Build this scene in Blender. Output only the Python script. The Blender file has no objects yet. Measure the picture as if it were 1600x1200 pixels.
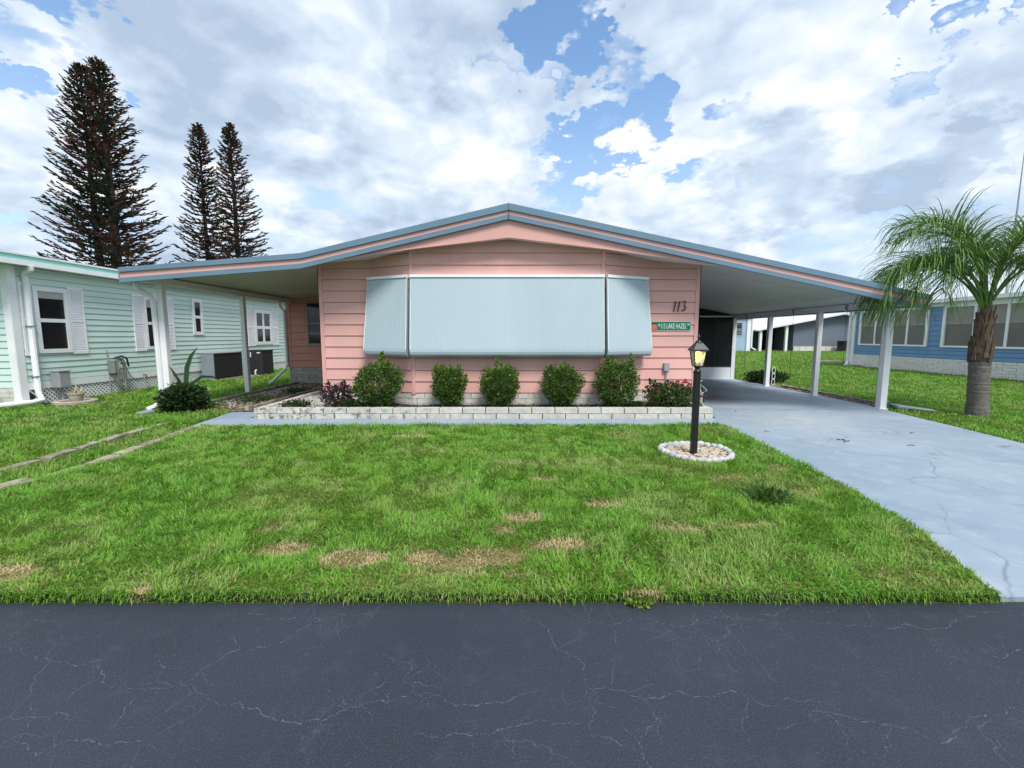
import bpy, bmesh, math, random
import numpy as np
from mathutils import Vector, Matrix
random.seed(7); rng = np.random.default_rng(11)
R = math.radians
S = bpy.context.scene
COL = S.collection

# ------------------------------------------------------------------ camera
cam_d = bpy.data.cameras.new('camera'); cam = bpy.data.objects.new('camera', cam_d); COL.objects.link(cam)
cam_d.sensor_width = 36.0; cam_d.lens = 15.3; cam_d.clip_start = 0.05; cam_d.clip_end = 3000
cam.location = (0, 0, 1.5); cam.rotation_euler = (R(90 - 6.3), 0, 0)
S.camera = cam

# ------------------------------------------------------------------ light and exposure
SUN_EL, SUN_AZ = 56, 156          # azimuth measured clockwise from +Y (behind the viewer, a little to the right)
sd = bpy.data.lights.new('sun', 'SUN'); sun = bpy.data.objects.new('sun', sd); COL.objects.link(sun)
sd.energy = 2.2; sd.angle = R(20); sd.color = (1.0, 0.96, 0.9)
az = R(SUN_AZ); el = R(SUN_EL)
sdir = Vector((math.sin(az) * math.cos(el), math.cos(az) * math.cos(el), math.sin(el)))
sun.rotation_euler = (-sdir).to_track_quat('-Z', 'Y').to_euler()
sun.location = (0, -20, 40)
S.view_settings.view_transform = 'Standard'; S.view_settings.look = 'None'
S.view_settings.exposure = 0.85; S.view_settings.gamma = 1.0
S.view_settings.use_curve_mapping = False
S.render.engine = 'CYCLES'
S.cycles.use_denoising = True
S.cycles.max_bounces = 8; S.cycles.diffuse_bounces = 4; S.cycles.transparent_max_bounces = 8

# ------------------------------------------------------------------ world: Nishita sky with broken cumulus
W = bpy.data.worlds.new('World'); S.world = W; W.use_nodes = True
W.cycles.sampling_method = 'MANUAL'; W.cycles.sample_map_resolution = 512
nt = W.node_tree; nt.nodes.clear()
def N(t, **kw):
    n = nt.nodes.new(t)
    for k, v in kw.items(): setattr(n, k, v)
    return n
def L(a, b): nt.links.new(a, b)
def val(x):
    n = N('ShaderNodeValue'); n.outputs[0].default_value = x; return n.outputs[0]
def M(op, a, b=None, c=None, clamp=False):
    n = N('ShaderNodeMath', operation=op); n.use_clamp = clamp
    for i, s in enumerate((a, b, c)):
        if s is None: continue
        if isinstance(s, (int, float)): n.inputs[i].default_value = s
        else: L(s, n.inputs[i])
    return n.outputs[0]
def VM(op, a, b=None, s=None):
    n = N('ShaderNodeVectorMath', operation=op)
    for i, q in enumerate((a, b)):
        if q is None: continue
        if isinstance(q, (tuple, list)): n.inputs[i].default_value = q
        else: L(q, n.inputs[i])
    if s is not None: n.inputs['Scale'].default_value = s
    return n
def sstep(x, lo, hi, a=0.0, b=1.0):
    n = N('ShaderNodeMapRange', interpolation_type='SMOOTHSTEP')
    L(x, n.inputs[0])
    for i, v in zip((1, 2, 3, 4), (lo, hi, a, b)): n.inputs[i].default_value = v
    return n.outputs[0]
def mixc(f, a, b):
    n = N('ShaderNodeMix', data_type='RGBA')
    if isinstance(f, (int, float)): n.inputs[0].default_value = f
    else: L(f, n.inputs[0])
    for i, q in ((6, a), (7, b)):
        if isinstance(q, tuple): n.inputs[i].default_value = (*q, 1)
        else: L(q, n.inputs[i])
    return n.outputs[2]
sky = N('ShaderNodeTexSky', sky_type='NISHITA'); sky.sun_disc = False
sky.sun_elevation = el; sky.sun_rotation = az; sky.air_density = 1.0; sky.dust_density = 0.6; sky.ozone_density = 1.6
tc = N('ShaderNodeTexCoord'); D = tc.outputs['Generated']
sep = N('ShaderNodeSeparateXYZ'); L(D, sep.inputs[0])
# the cloud layer: directions squeezed towards the horizon, as a flat layer is seen
zc = M('MAXIMUM', sep.outputs[2], 0.0)
k = M('DIVIDE', 1.0, M('ADD', zc, 0.42))
vv = N('ShaderNodeVectorMath', operation='SCALE'); 
cmb = N('ShaderNodeCombineXYZ'); L(sep.outputs[0], cmb.inputs[0]); L(sep.outputs[1], cmb.inputs[1]); L(M('MULTIPLY', sep.outputs[2], 1.5), cmb.inputs[2])
L(cmb.outputs[0], vv.inputs[0]); L(k, vv.inputs['Scale'])
# broad openings and banks of the layer: (direction, angular radius, amount); then the thick grey bases
BLOBS = [((-0.583, 0.682, 0.442), 0.102, 0.26), ((-0.471, 0.738, 0.483), 0.11, 0.14), ((0.223, 0.874, 0.432), 0.091, -0.24), ((0.328, 0.836, 0.44), 0.071, -0.22), ((0.163, 0.902, 0.399), 0.06, -0.16), ((0.072, 0.85, 0.522), 0.025, -0.16), ((0.049, 0.921, 0.387), 0.044, -0.14), ((0.63, 0.649, 0.426), 0.042, -0.26), ((0.595, 0.683, 0.425), 0.026, -0.1), ((-0.692, 0.648, 0.316), 0.067, -0.26), ((-0.663, 0.627, 0.41), 0.032, -0.2), ((-0.593, 0.722, 0.357), 0.026, -0.14), ((-0.649, 0.673, 0.355), 0.042, -0.14), ((-0.48, 0.846, 0.232), 0.084, -0.05), ((0.657, 0.74, 0.142), 0.053, -0.05), ((-0.479, 0.748, 0.461), 0.193, 0.16), ((-0.19, 0.864, 0.466), 0.226, 0.18), ((0.51, 0.757, 0.409), 0.146, 0.16), ((0.682, 0.651, 0.334), 0.081, 0.16), ((0.483, 0.85, 0.21), 0.097, 0.12), ((0.209, 0.929, 0.306), 0.144, 0.1), ((0.168, 0.825, 0.539), 0.123, 0.1), ((-0.313, 0.919, 0.24), 0.065, 0.1), ((-0.649, 0.644, 0.405), 0.044, 0.1)]
SHADES = [((-0.479, 0.754, 0.45), 0.134, 0.34), ((0.514, 0.805, 0.295), 0.085, 0.3), ((-0.268, 0.908, 0.323), 0.115, 0.16), ((0.013, 0.908, 0.419), 0.101, 0.16), ((0.696, 0.672, 0.253), 0.056, 0.25), ((0.221, 0.816, 0.534), 0.122, 0.1), ((-0.166, 0.816, 0.554), 0.055, 0.1), ((0.401, 0.776, 0.488), 0.063, 0.1), ((-0.133, 0.945, 0.298), 0.147, 0.1)]

def fb(vec, sc, det, ro=.56, dist=0.0):
    n1 = N('ShaderNodeTexNoise'); n1.inputs['Scale'].default_value = sc; n1.inputs['Detail'].default_value = det; n1.inputs['Roughness'].default_value = ro
    n1.inputs['Distortion'].default_value = dist; L(vec, n1.inputs['Vector']); return n1
base = VM('ADD', vv.outputs[0], (3.7, 1.2, 0.4)).outputs[0]
wn = fb(base, 4.0, 5)
wbase = VM('ADD', base, VM('SCALE', VM('SUBTRACT', wn.outputs['Color'], (.5, .5, .5)).outputs[0], None, .20).outputs[0]).outputs[0]
def puffs(vec, sc):
    v = N('ShaderNodeTexVoronoi', feature='F1'); v.inputs['Scale'].default_value = sc; v.inputs['Detail'].default_value = 2.5; v.inputs['Roughness'].default_value = .55; v.inputs['Lacunarity'].default_value = 2.3; v.normalize = True
    L(vec, v.inputs['Vector']); return v.outputs['Distance']
OFF = (0.015, -0.03, 0.075)
p1 = puffs(wbase, 3.3); p2 = puffs(VM('ADD', wbase, OFF).outputs[0], 3.3)
wd = fb(base, 3.2, 6, .58)
DW = VM('ADD', D, VM('SCALE', VM('SUBTRACT', wd.outputs['Color'], (.5, .5, .5)).outputs[0], None, .17).outputs[0]).outputs[0]
DS = VM('ADD', D, VM('SCALE', VM('SUBTRACT', wd.outputs['Color'], (.5, .5, .5)).outputs[0], None, .13).outputs[0]).outputs[0]
d1 = fb(base, 1.8, 6.5).outputs['Fac']
b1 = fb(base, 2.6, 6).outputs['Fac']; b2 = fb(VM('ADD', base, (0.02, -0.03, 0.12)).outputs[0], 2.6, 6).outputs['Fac']
def blobsum(lst, DW, lo=1.45, hi=.3):
    tot = None
    for (v, r, a) in lst:
        dt = VM('DOT_PRODUCT', DW, tuple(Vector(v).normalized())).outputs['Value']
        t = sstep(dt, math.cos(r * lo), math.cos(r * hi), 0.0, a)
        tot = t if tot is None else M('ADD', tot, t)
    return tot
bias = blobsum(BLOBS, DW); shade = blobsum(SHADES, DS, 1.7, .1)
dens = M('ADD', M('ADD', d1, bias), M('MULTIPLY', M('SUBTRACT', .42, p1), .17))
cover = sstep(dens, .30, .57)
lit = M('ADD', .68, M('MULTIPLY', M('SUBTRACT', p2, p1), 2.1))
lit = M('ADD', lit, M('MULTIPLY', M('SUBTRACT', b1, b2), 1.1))
lit = M('SUBTRACT', lit, M('MULTIPLY', M('MULTIPLY', shade, .95), M('ADD', .45, M('MULTIPLY', d1, 1.1))))
nl = fb(VM('ADD', base, (9, 4, 2)).outputs[0], 1.5, 5)
lit = M('SUBTRACT', lit, M('ADD', sstep(nl.outputs['Fac'], .42, .68, -.06, .16), sstep(sep.outputs[2], .02, .34, .13, 0.0)), clamp=True)
cr = N('ShaderNodeValToRGB'); L(lit, cr.inputs[0])
e = cr.color_ramp.elements; e[0].position = .10; e[0].color = (.45, .56, .72, 1); e[1].position = .95; e[1].color = (1.0, 1.0, 1.0, 1)
e2 = e.new(.45); e2.color = (.62, .735, .88, 1)
e3 = e.new(.74); e3.color = (.83, .905, 1.0, 1)
tint = N('ShaderNodeMix', data_type='RGBA', blend_type='MULTIPLY'); tint.inputs[0].default_value = 1; L(sky.outputs[0], tint.inputs[6]); tint.inputs[7].default_value = (.86, 1.0, 1.05, 1)
bg1 = N('ShaderNodeBackground'); L(tint.outputs[2], bg1.inputs[0]); bg1.inputs[1].default_value = 0.13
bg2 = N('ShaderNodeBackground'); L(cr.outputs[0], bg2.inputs[0]); bg2.inputs[1].default_value = 0.60
# pale air towards the horizon, clouds in front
bg3 = N('ShaderNodeBackground'); bg3.inputs[0].default_value = (.70, .84, 1.0, 1); bg3.inputs[1].default_value = 0.52
mh = N('ShaderNodeMixShader'); L(sstep(sep.outputs[2], 0.0, 0.55, .75, .02), mh.inputs[0]); L(bg1.outputs[0], mh.inputs[1]); L(bg3.outputs[0], mh.inputs[2])
mx = N('ShaderNodeMixShader'); L(M('MULTIPLY', cover, .97), mx.inputs[0]); L(mh.outputs[0], mx.inputs[1]); L(bg2.outputs[0], mx.inputs[2])
wo = N('ShaderNodeOutputWorld'); L(mx.outputs[0], wo.inputs[0])

# ------------------------------------------------------------------ materials
def pmat(name, col, rough=.6, var=.10, scale=5.0, bump=.0, bscale=60.0, objvar=0.0, spec=.4, metal=0.0, stain=None, streak=0.0, transl=0.0):
    m = bpy.data.materials.new(name); m.use_nodes = True
    t = m.node_tree; b = t.nodes['Principled BSDF']
    b.inputs['Roughness'].default_value = rough; b.inputs['Specular IOR Level'].default_value = spec; b.inputs['Metallic'].default_value = metal
    g = t.nodes.new('ShaderNodeNewGeometry')
    n = t.nodes.new('ShaderNodeTexNoise'); n.inputs['Scale'].default_value = scale; n.inputs['Detail'].default_value = 6
    mp = t.nodes.new('ShaderNodeMapping'); t.links.new(g.outputs['Position'], mp.inputs[0])
    if streak: mp.inputs['Scale'].default_value = (1, 1, 1 / streak)
    t.links.new(mp.outputs[0], n.inputs['Vector'])
    r = t.nodes.new('ShaderNodeMapRange'); r.inputs[1].default_value = .3; r.inputs[2].default_value = .7; r.inputs[3].default_value = 1 - var; r.inputs[4].default_value = 1 + var
    t.links.new(n.outputs['Fac'], r.inputs[0])
    f = r.outputs[0]
    if objvar:
        oi = t.nodes.new('ShaderNodeObjectInfo'); q = t.nodes.new('ShaderNodeMapRange'); q.inputs[3].default_value = 1 - objvar; q.inputs[4].default_value = 1 + objvar
        t.links.new(oi.outputs['Random'], q.inputs[0])
        mu = t.nodes.new('ShaderNodeMath'); mu.operation = 'MULTIPLY'; t.links.new(f, mu.inputs[0]); t.links.new(q.outputs[0], mu.inputs[1]); f = mu.outputs[0]
    vs = t.nodes.new('ShaderNodeVectorMath'); vs.operation = 'SCALE'; vs.inputs[0].default_value = col; t.links.new(f, vs.inputs['Scale'])
    out = vs.outputs[0]
    if stain:                                   # (colour, scale, lo, hi, amount)
        sc, ss, lo, hi, am = stain
        n2 = t.nodes.new('ShaderNodeTexNoise'); n2.inputs['Scale'].default_value = ss; n2.inputs['Detail'].default_value = 8; n2.inputs['Roughness'].default_value = .65
        t.links.new(mp.outputs[0], n2.inputs['Vector'])
        r2 = t.nodes.new('ShaderNodeMapRange'); r2.inputs[1].default_value = lo; r2.inputs[2].default_value = hi; r2.inputs[4].default_value = am
        t.links.new(n2.outputs['Fac'], r2.inputs[0])
        x = t.nodes.new('ShaderNodeMix'); x.data_type = 'RGBA'; t.links.new(r2.outputs[0], x.inputs[0]); t.links.new(out, x.inputs[6]); x.inputs[7].default_value = (*sc, 1)
        out = x.outputs[2]
    t.links.new(out, b.inputs['Base Color'])
    if bump:
        n3 = t.nodes.new('ShaderNodeTexNoise'); n3.inputs['Scale'].default_value = bscale; n3.inputs['Detail'].default_value = 5
        t.links.new(g.outputs['Position'], n3.inputs['Vector'])
        bp = t.nodes.new('ShaderNodeBump'); bp.inputs['Strength'].default_value = bump; bp.inputs['Distance'].default_value = .01
        t.links.new(n3.outputs['Fac'], bp.inputs['Height']); t.links.new(bp.outputs[0], b.inputs['Normal'])
    if transl:
        tr = t.nodes.new('ShaderNodeBsdfTranslucent'); t.links.new(out, tr.inputs[0])
        ms = t.nodes.new('ShaderNodeMixShader'); ms.inputs[0].default_value = transl
        t.links.new(b.outputs[0], ms.inputs[1]); t.links.new(tr.outputs[0], ms.inputs[2])
        t.links.new(ms.outputs[0], t.nodes['Material Output'].inputs[0])
    return m
PINK = pmat('pink_siding', (.68, .385, .34), .55, .08, 1.6, .10, 45, .025, stain=((.42, .24, .19), 1.1, .60, .80, .35), streak=3)
PINKTRIM = pmat('pink_trim', (.67, .37, .33), .5, .04, 2, .05, 50)
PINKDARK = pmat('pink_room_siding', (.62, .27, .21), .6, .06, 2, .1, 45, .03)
BLUETRIM = pmat('blue_trim', (.135, .225, .30), .45, .06, 2, .04, 40, stain=((.19, .25, .29), 3, .55, .8, .5))
AWN = pmat('awning_blue', (.40, .495, .54), .45, .04, 1.2, .0, 30, stain=((.33, .43, .48), 1.0, .5, .8, .5), streak=4)
WHITE = pmat('white_paint', (.80, .82, .83), .45, .05, 3, .03, 40, stain=((.5, .5, .46), 2.2, .58, .8, .45))
CEIL = pmat('ceiling_panel', (.60, .61, .58), .55, .06, 1.0, .02, 30)
ROOFW = pmat('roof_white', (.70, .71, .72), .6, .08, 1, .05, 20)
BLOCK = pmat('white_block', (.60, .585, .53), .85, .10, 14, .6, 70, .08, stain=((.17, .165, .14), 7, .56, .72, .8))
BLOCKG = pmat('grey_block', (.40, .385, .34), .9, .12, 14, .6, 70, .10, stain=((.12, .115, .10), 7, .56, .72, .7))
GROUT = pmat('mortar_joint', (.07, .066, .06), .95, .15, 20)
BLACK = pmat('black_paint', (.012, .012, .014), .4, .2, 12, .05, 60)
DARK = pmat('dark_metal', (.03, .03, .034), .5, .2, 10, .05, 60)
GLASS = pmat('window_glass', (.012, .014, .016), .06, .1, 2, spec=.5)
BLIND = pmat('window_blind', (.42, .41, .38), .7, .08, 8)
SCREEN = pmat('insect_screen', (.012, .015, .016), .35, .25, 2.5, .0, spec=.25)
MINT = pmat('mint_siding', (.55, .71, .645), .5, .04, 1.5, .04, 40, .02)
MINTF = pmat('mint_fascia', (.26, .60, .49), .5, .04, 2)
GREYAC = pmat('grey_cabinet', (.22, .26, .29), .5, .08, 4)
GREYBOX = pmat('grey_box', (.30, .31, .32), .5, .08, 6, .05)
HOSE = pmat('hose_grey', (.20, .22, .20), .6, .15, 9)
BLUEH = pmat('blue_siding', (.125, .26, .46), .5, .05, 2, .05, 40, .03)
LBLUE = pmat('pale_blue_siding', (.33, .45, .58), .6, .05, 1)
GREYH = pmat('slate_wall', (.135, .16, .20), .7, .06, .6)
SOIL = pmat('dark_mulch', (.030, .022, .016), 1.0, .4, 25, 1.0, 40, stain=((.09, .065, .045), 18, .5, .7, .8))
DIRT = pmat('dry_dirt', (.20, .145, .09), 1.0, .25, 6, .8, 50, stain=((.07, .055, .035), 4, .45, .65, .8))
GRAVEL = pmat('white_gravel', (.40, .385, .345), .9, .2, 30, .3, 90, .0, stain=((.20, .18, .15), 9, .5, .7, .8))
STONE = pmat('white_stone', (.47, .48, .475), .8, .08, 10, .35, 60, .06, stain=((.26, .25, .23), 14, .48, .68, .7))
SANDST = pmat('tan_pebble', (.46, .36, .25), .9, .2, 12, .3, 60, .12)
CONC = pmat('old_concrete', (.36, .325, .27), .95, .15, 6, .6, 60, .10, stain=((.12, .10, .07), 5, .5, .7, .8))
WOOD = pmat('driftwood', (.40, .36, .30), .9, .2, 18, .6, 50)
TRUNK = pmat('palm_trunk', (.155, .14, .125), .95, .2, 14, .8, 40)
BOOT = pmat('palm_boot', (.125, .088, .060), .9, .3, 10, .6, 40, .2)
FROND = pmat('palm_leaf', (.125, .225, .05), .5, .35, 7, transl=.25)
SHRUB = pmat('shrub_leaf', (.062, .135, .022), .5, .55, 9, objvar=.22, transl=.22)
SHRUB2 = pmat('shrub_leaf_yellow', (.15, .245, .032), .5, .5, 16, transl=.22)
DSHRUB = pmat('dark_shrub_leaf', (.030, .062, .018), .5, .4, 14, transl=.15)
PURP = pmat('purple_leaf', (.050, .026, .032), .5, .4, 14, transl=.15)
CROT = pmat('croton_leaf', (.075, .135, .028), .45, .5, 14, transl=.2)
REDF = pmat('red_flower', (.55, .07, .06), .6, .2, 14, transl=.2)
AGAVE = pmat('agave_leaf', (.022, .055, .026), .45, .15, 6)
BRANCH = pmat('twig', (.07, .05, .035), .9, .2, 12)
PINEB = pmat('pine_bark', (.060, .047, .038), .95, .2, 4)
PINEG = pmat('pine_needles', (.038, .054, .034), .8, .3, .8)
PINER = pmat('pine_needles_brown', (.135, .060, .045), .85, .3, .8)
POT = pmat('clay_pot', (.42, .37, .29), .9, .12, 10, .3)
SIGNG = pmat('sign_green', (.0, .19, .10), .4, .05, 6)
SIGNW = pmat('sign_white', (.78, .80, .78), .4, .03, 6)
FRUIT = pmat('fruit_red', (.62, .12, .07), .5, .1, 20)
FRUITL = pmat('fruit_pale', (.75, .33, .24), .5, .1, 20)
LEAFG = pmat('emblem_leaf', (.02, .12, .04), .5, .1, 20)
PALEG = pmat('emblem_pale', (.45, .70, .55), .5, .1, 20)
NUM = pmat('number_paint', (.035, .012, .014), .5, .1, 20)
def emis(name, col, s):
    m = bpy.data.materials.new(name); m.use_nodes = True; b = m.node_tree.nodes['Principled BSDF']
    b.inputs['Base Color'].default_value = (*col, 1); b.inputs['Emission Color'].default_value = (*col, 1); b.inputs['Emission Strength'].default_value = s; return m
BULB = emis('bulb_glow', (1.0, .80, .12), 1.7)
m = bpy.data.materials.new('lantern_glass'); m.use_nodes = True; b = m.node_tree.nodes['Principled BSDF']
b.inputs['Base Color'].default_value = (.95, .93, .85, 1); b.inputs['Roughness'].default_value = .25; b.inputs['Transmission Weight'].default_value = .85; b.inputs['IOR'].default_value = 1.15
LGLASS = m

# ------------------------------------------------------------------ mesh helpers
class Fr:                                       # a wall frame: u along the wall, z up, d outwards
    def __init__(s, P0, P1, n):
        s.p = Vector((*P0, 0)); t = Vector((P1[0] - P0[0], P1[1] - P0[1], 0)); s.L = t.length; s.t = t.normalized(); s.n = Vector((*n, 0)).normalized()
    def __call__(s, u, z, d=0.0): return s.p + s.t * u + s.n * d + Vector((0, 0, z))
class MB:
    def __init__(s): s.v = []; s.f = []; s.sm = False
    def add(s, vs, fs):
        o = len(s.v); s.v.extend([tuple(v) for v in vs]); s.f.extend([tuple(i + o for i in f) for f in fs]); return s
    def hexa(s, a, b):                          # a, b: two matching quads
        return s.add(list(a) + list(b), [(0, 3, 2, 1), (4, 5, 6, 7), (0, 1, 5, 4), (1, 2, 6, 5), (2, 3, 7, 6), (3, 0, 4, 7)])
    def box(s, x0, x1, y0, y1, z0, z1):
        return s.hexa([(x0, y0, z0), (x1, y0, z0), (x1, y1, z0), (x0, y1, z0)], [(x0, y0, z1), (x1, y0, z1), (x1, y1, z1), (x0, y1, z1)])
    def lbox(s, fr, u0, u1, z0, z1, d0, d1):
        return s.hexa([fr(u0, z0, d0), fr(u1, z0, d0), fr(u1, z0, d1), fr(u0, z0, d1)], [fr(u0, z1, d0), fr(u1, z1, d0), fr(u1, z1, d1), fr(u0, z1, d1)])
    def prism(s, a, b):
        n = len(a); return s.add(list(a) + list(b), [tuple(range(n - 1, -1, -1)), tuple(range(n, 2 * n))] + [(i, (i + 1) % n, n + (i + 1) % n, n + i) for i in range(n)])
    def quad(s, *p): return s.add(p, [tuple(range(len(p)))])
    def tube(s, pts, r, n=8, cap=True):
        s.sm = True
        pts = [Vector(p) for p in pts]; rs = r if isinstance(r, (list, tuple)) else [r] * len(pts)
        o = len(s.v); up = None
        for i, p in enumerate(pts):
            t = (pts[min(i + 1, len(pts) - 1)] - pts[max(i - 1, 0)]).normalized()
            if up is None:
                up = Vector((0, 0, 1)) if abs(t.z) < .9 else Vector((1, 0, 0))
            x = t.cross(up).normalized(); y = x.cross(t); up = y
            for j in range(n):
                a = 2 * math.pi * j / n; s.v.append(tuple(p + (x * math.cos(a) + y * math.sin(a)) * rs[i]))
        for i in range(len(pts) - 1):
            for j in range(n):
                a = o + i * n + j; b2 = o + i * n + (j + 1) % n; s.f.append((a, b2, b2 + n, a + n))
        if cap:
            s.f.append(tuple(o + j for j in range(n - 1, -1, -1))); q = o + (len(pts) - 1) * n; s.f.append(tuple(q + j for j in range(n)))
        return s
    def lathe(s, c, prof, n=16):
        s.sm = True; o = len(s.v)
        for (r, z) in prof:
            for j in range(n):
                a = 2 * math.pi * j / n; s.v.append((c[0] + r * math.cos(a), c[1] + r * math.sin(a), c[2] + z))
        for i in range(len(prof) - 1):
            for j in range(n):
                a = o + i * n + j; b2 = o + i * n + (j + 1) % n; s.f.append((a, b2, b2 + n, a + n))
        return s
    def build(s, name, mat, parent=None, smooth=None, bevel=0):
        o0 = base_of(parent)
        me = bpy.data.meshes.new(name); me.from_pydata([(v[0] - o0[0], v[1] - o0[1], v[2] - o0[2]) for v in s.v], [], s.f)
        if bevel:
            bm = bmesh.new(); bm.from_mesh(me); bmesh.ops.bevel(bm, geom=bm.edges[:], offset=bevel, segments=1, affect='EDGES', clamp_overlap=True); bm.to_mesh(me); bm.free()
        if (s.sm if smooth is None else smooth):
            me.polygons.foreach_set('use_smooth', [True] * len(me.polygons))
            try: me.set_sharp_from_angle(angle=R(40))
            except Exception: pass
        me.materials.append(mat)
        o = bpy.data.objects.new(name, me); COL.objects.link(o); o.parent = parent
        return o
BASE = {}
def base_of(p):
    x, y, z = 0.0, 0.0, 0.0
    while p is not None:
        q = BASE.get(p.name)
        if q: x += q[0]; y += q[1]; z += q[2]
        p = p.parent
    return (x, y, z)
def tag(o, label=None, cat=None, group=None, kind=None):
    if label: o['label'] = label
    if cat: o['category'] = cat
    if group: o['group'] = group
    if kind: o['kind'] = kind
    return o
def thing(name, loc, label, cat, group=None):
    o = bpy.data.objects.new(name, None); COL.objects.link(o); o.location = loc; o.empty_display_size = .2
    BASE[o.name] = tuple(loc); return tag(o, label, cat, group)
def inst(name, me, parent, loc, rot=(0, 0, 0), scale=(1, 1, 1)):      # a piece sharing mesh data
    b0 = base_of(parent); o = bpy.data.objects.new(name, me); COL.objects.link(o); o.parent = parent
    o.location = (loc[0] - b0[0], loc[1] - b0[1], loc[2] - b0[2]); o.rotation_euler = rot; o.scale = scale; return o
def clip(poly, a, b):                           # keep z <= a + b*u
    out = []
    for i in range(len(poly)):
        p, q = poly[i], poly[(i + 1) % len(poly)]
        fp, fq = p[1] - a - b * p[0], q[1] - a - b * q[0]
        if fp <= 0: out.append(p)
        if (fp < 0 < fq) or (fq < 0 < fp):
            t = fp / (fp - fq); out.append((p[0] + t * (q[0] - p[0]), p[1] + t * (q[1] - p[1])))
    return out
def planks(parent, fr, u0, u1, z0, z1, pitch, mat, cuts=(), lap=.020, off=0.0, name='siding_plank', gap=.009):
    k = 0; za = z0
    while za < z1 - .01:
        zb = min(za + pitch, z1)
        poly = [(u0, za + gap), (u1, za + gap), (u1, zb), (u0, zb)]
        for (a, b) in cuts:
            poly = clip(poly, a, b)
            if len(poly) < 3: break
        if len(poly) >= 3:
            dj = random.uniform(-.0015, .0015)
            F = [fr(u, z, off + .003 + dj + lap * (1 - (z - za) / pitch)) for u, z in poly]; B = [fr(u, z, off - .004) for u, z in poly]
            MB().prism(F, B).build(name, mat, parent)
        za += pitch
_blk = []
for _v in range(5):                             # unit block, centred, rough split face
    bm = bmesh.new(); bmesh.ops.create_cube(bm, size=1.0)
    bmesh.ops.subdivide_edges(bm, edges=[e_ for e_ in bm.edges if abs(e_.verts[0].co.x - e_.verts[1].co.x) > .5], cuts=2)
    for v in bm.verts:
        v.co.x *= .985; v.co.z *= .93 + random.uniform(-.02, .02); v.co.y += random.uniform(-.05, .05)
    me = bpy.data.meshes.new('block'); bm.to_mesh(me); bm.free(); _blk.append(me)
def block_course(parent, fr, u0, u1, z0, z1, bl, dep, off, mat, shift=0.0, name='block', jit=.0):
    key = mat.name
    u = u0 - shift
    while u < u1 - .02:
        a, b = max(u, u0), min(u + bl * random.uniform(1 - jit, 1 + jit), u1)
        u = u + bl if not jit else b
        if b - a < .03: continue
        me = _vari(random.randrange(5), mat)
        c = fr((a + b) / 2, (z0 + z1) / 2, off + random.uniform(-.004, .004))
        inst(name, me, parent, c, (0, 0, math.atan2(fr.t.y, fr.t.x)), ((b - a) - .010, dep, (z1 - z0) * 1.0))
_vc = {}
def _vari(i, mat):
    if (i, mat.name) not in _vc:
        m2 = _blk[i].copy(); m2.materials.clear(); m2.materials.append(mat); _vc[(i, mat.name)] = m2
    return _vc[(i, mat.name)]
def window(parent, fr, u0, u1, z0, z1, cols=1, rows=2, fw=.07, mat=None, blind=False, d=.05, name='window', paneMat=None):
    mat = mat or WHITE
    f = MB(); f.lbox(fr, u0, u0 + fw, z0, z1, -.02, d).lbox(fr, u1 - fw, u1, z0, z1, -.02, d)
    f.lbox(fr, u0 + fw, u1 - fw, z0, z0 + fw, -.02, d - .003).lbox(fr, u0 + fw, u1 - fw, z1 - fw, z1, -.02, d - .003)
    iu, iz = (u1 - u0 - 2 * fw), (z1 - z0 - 2 * fw); mw = fw * .45
    for c in range(1, cols): f.lbox(fr, u0 + fw + iu * c / cols - mw, u0 + fw + iu * c / cols + mw, z0 + fw, z1 - fw, -.02, d - .008)
    w = f.build(name, mat, parent)
    for r in range(1, rows):
        MB().lbox(fr, u0 + fw, u1 - fw, z0 + fw + iz * r / rows - mw, z0 + fw + iz * r / rows + mw, -.02, d - .011).build('sash_rail', mat, w)
    for c in range(cols):
        for r in range(rows):
            a = u0 + fw + iu * c / cols; b_ = u0 + fw + iu * (c + 1) / cols; q = z0 + fw + iz * r / rows; q2 = z0 + fw + iz * (r + 1) / rows
            MB().lbox(fr, a, b_, q, q2, .016, .022 + .004 * r).build('pane', paneMat or GLASS, w)
    if blind: MB().lbox(fr, u0 + fw, u1 - fw, z1 - fw - iz * blind, z1 - fw, .0265, .0275).build('blind', BLIND, w)
    return w
def noise2(x, y, sc, seed=0):
    x = np.asarray(x) * sc; y = np.asarray(y) * sc; xi = np.floor(x).astype(np.int64); yi = np.floor(y).astype(np.int64); fx = x - xi; fy = y - yi
    fx = fx * fx * (3 - 2 * fx); fy = fy * fy * (3 - 2 * fy)
    def h(a, b):
        n = (a * 374761393 + b * 668265263 + seed * 974634777) & 0x7fffffff
        n = ((n ^ (n >> 13)) * 1274126177) & 0x7fffffff
        return ((n ^ (n >> 16)) & 0xffff) / 65535.0
    return (h(xi, yi) * (1 - fx) + h(xi + 1, yi) * fx) * (1 - fy) + (h(xi, yi + 1) * (1 - fx) + h(xi + 1, yi + 1) * fx) * fy
def fbm(x, y, sc, seed=0, o=3): return sum(noise2(x, y, sc * 2 ** i, seed + i) * .5 ** i for i in range(o)) / sum(.5 ** i for i in range(o))
def inpoly(x, y, poly):
    r = np.zeros(len(x), bool); n = len(poly)
    for i in range(n):
        x0, y0 = poly[i]; x1, y1 = poly[(i + 1) % n]
        if y0 == y1: continue
        c = ((y0 > y) != (y1 > y)) & (x < (x1 - x0) * (y - y0) / (y1 - y0) + x0); r ^= c
    return r

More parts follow.
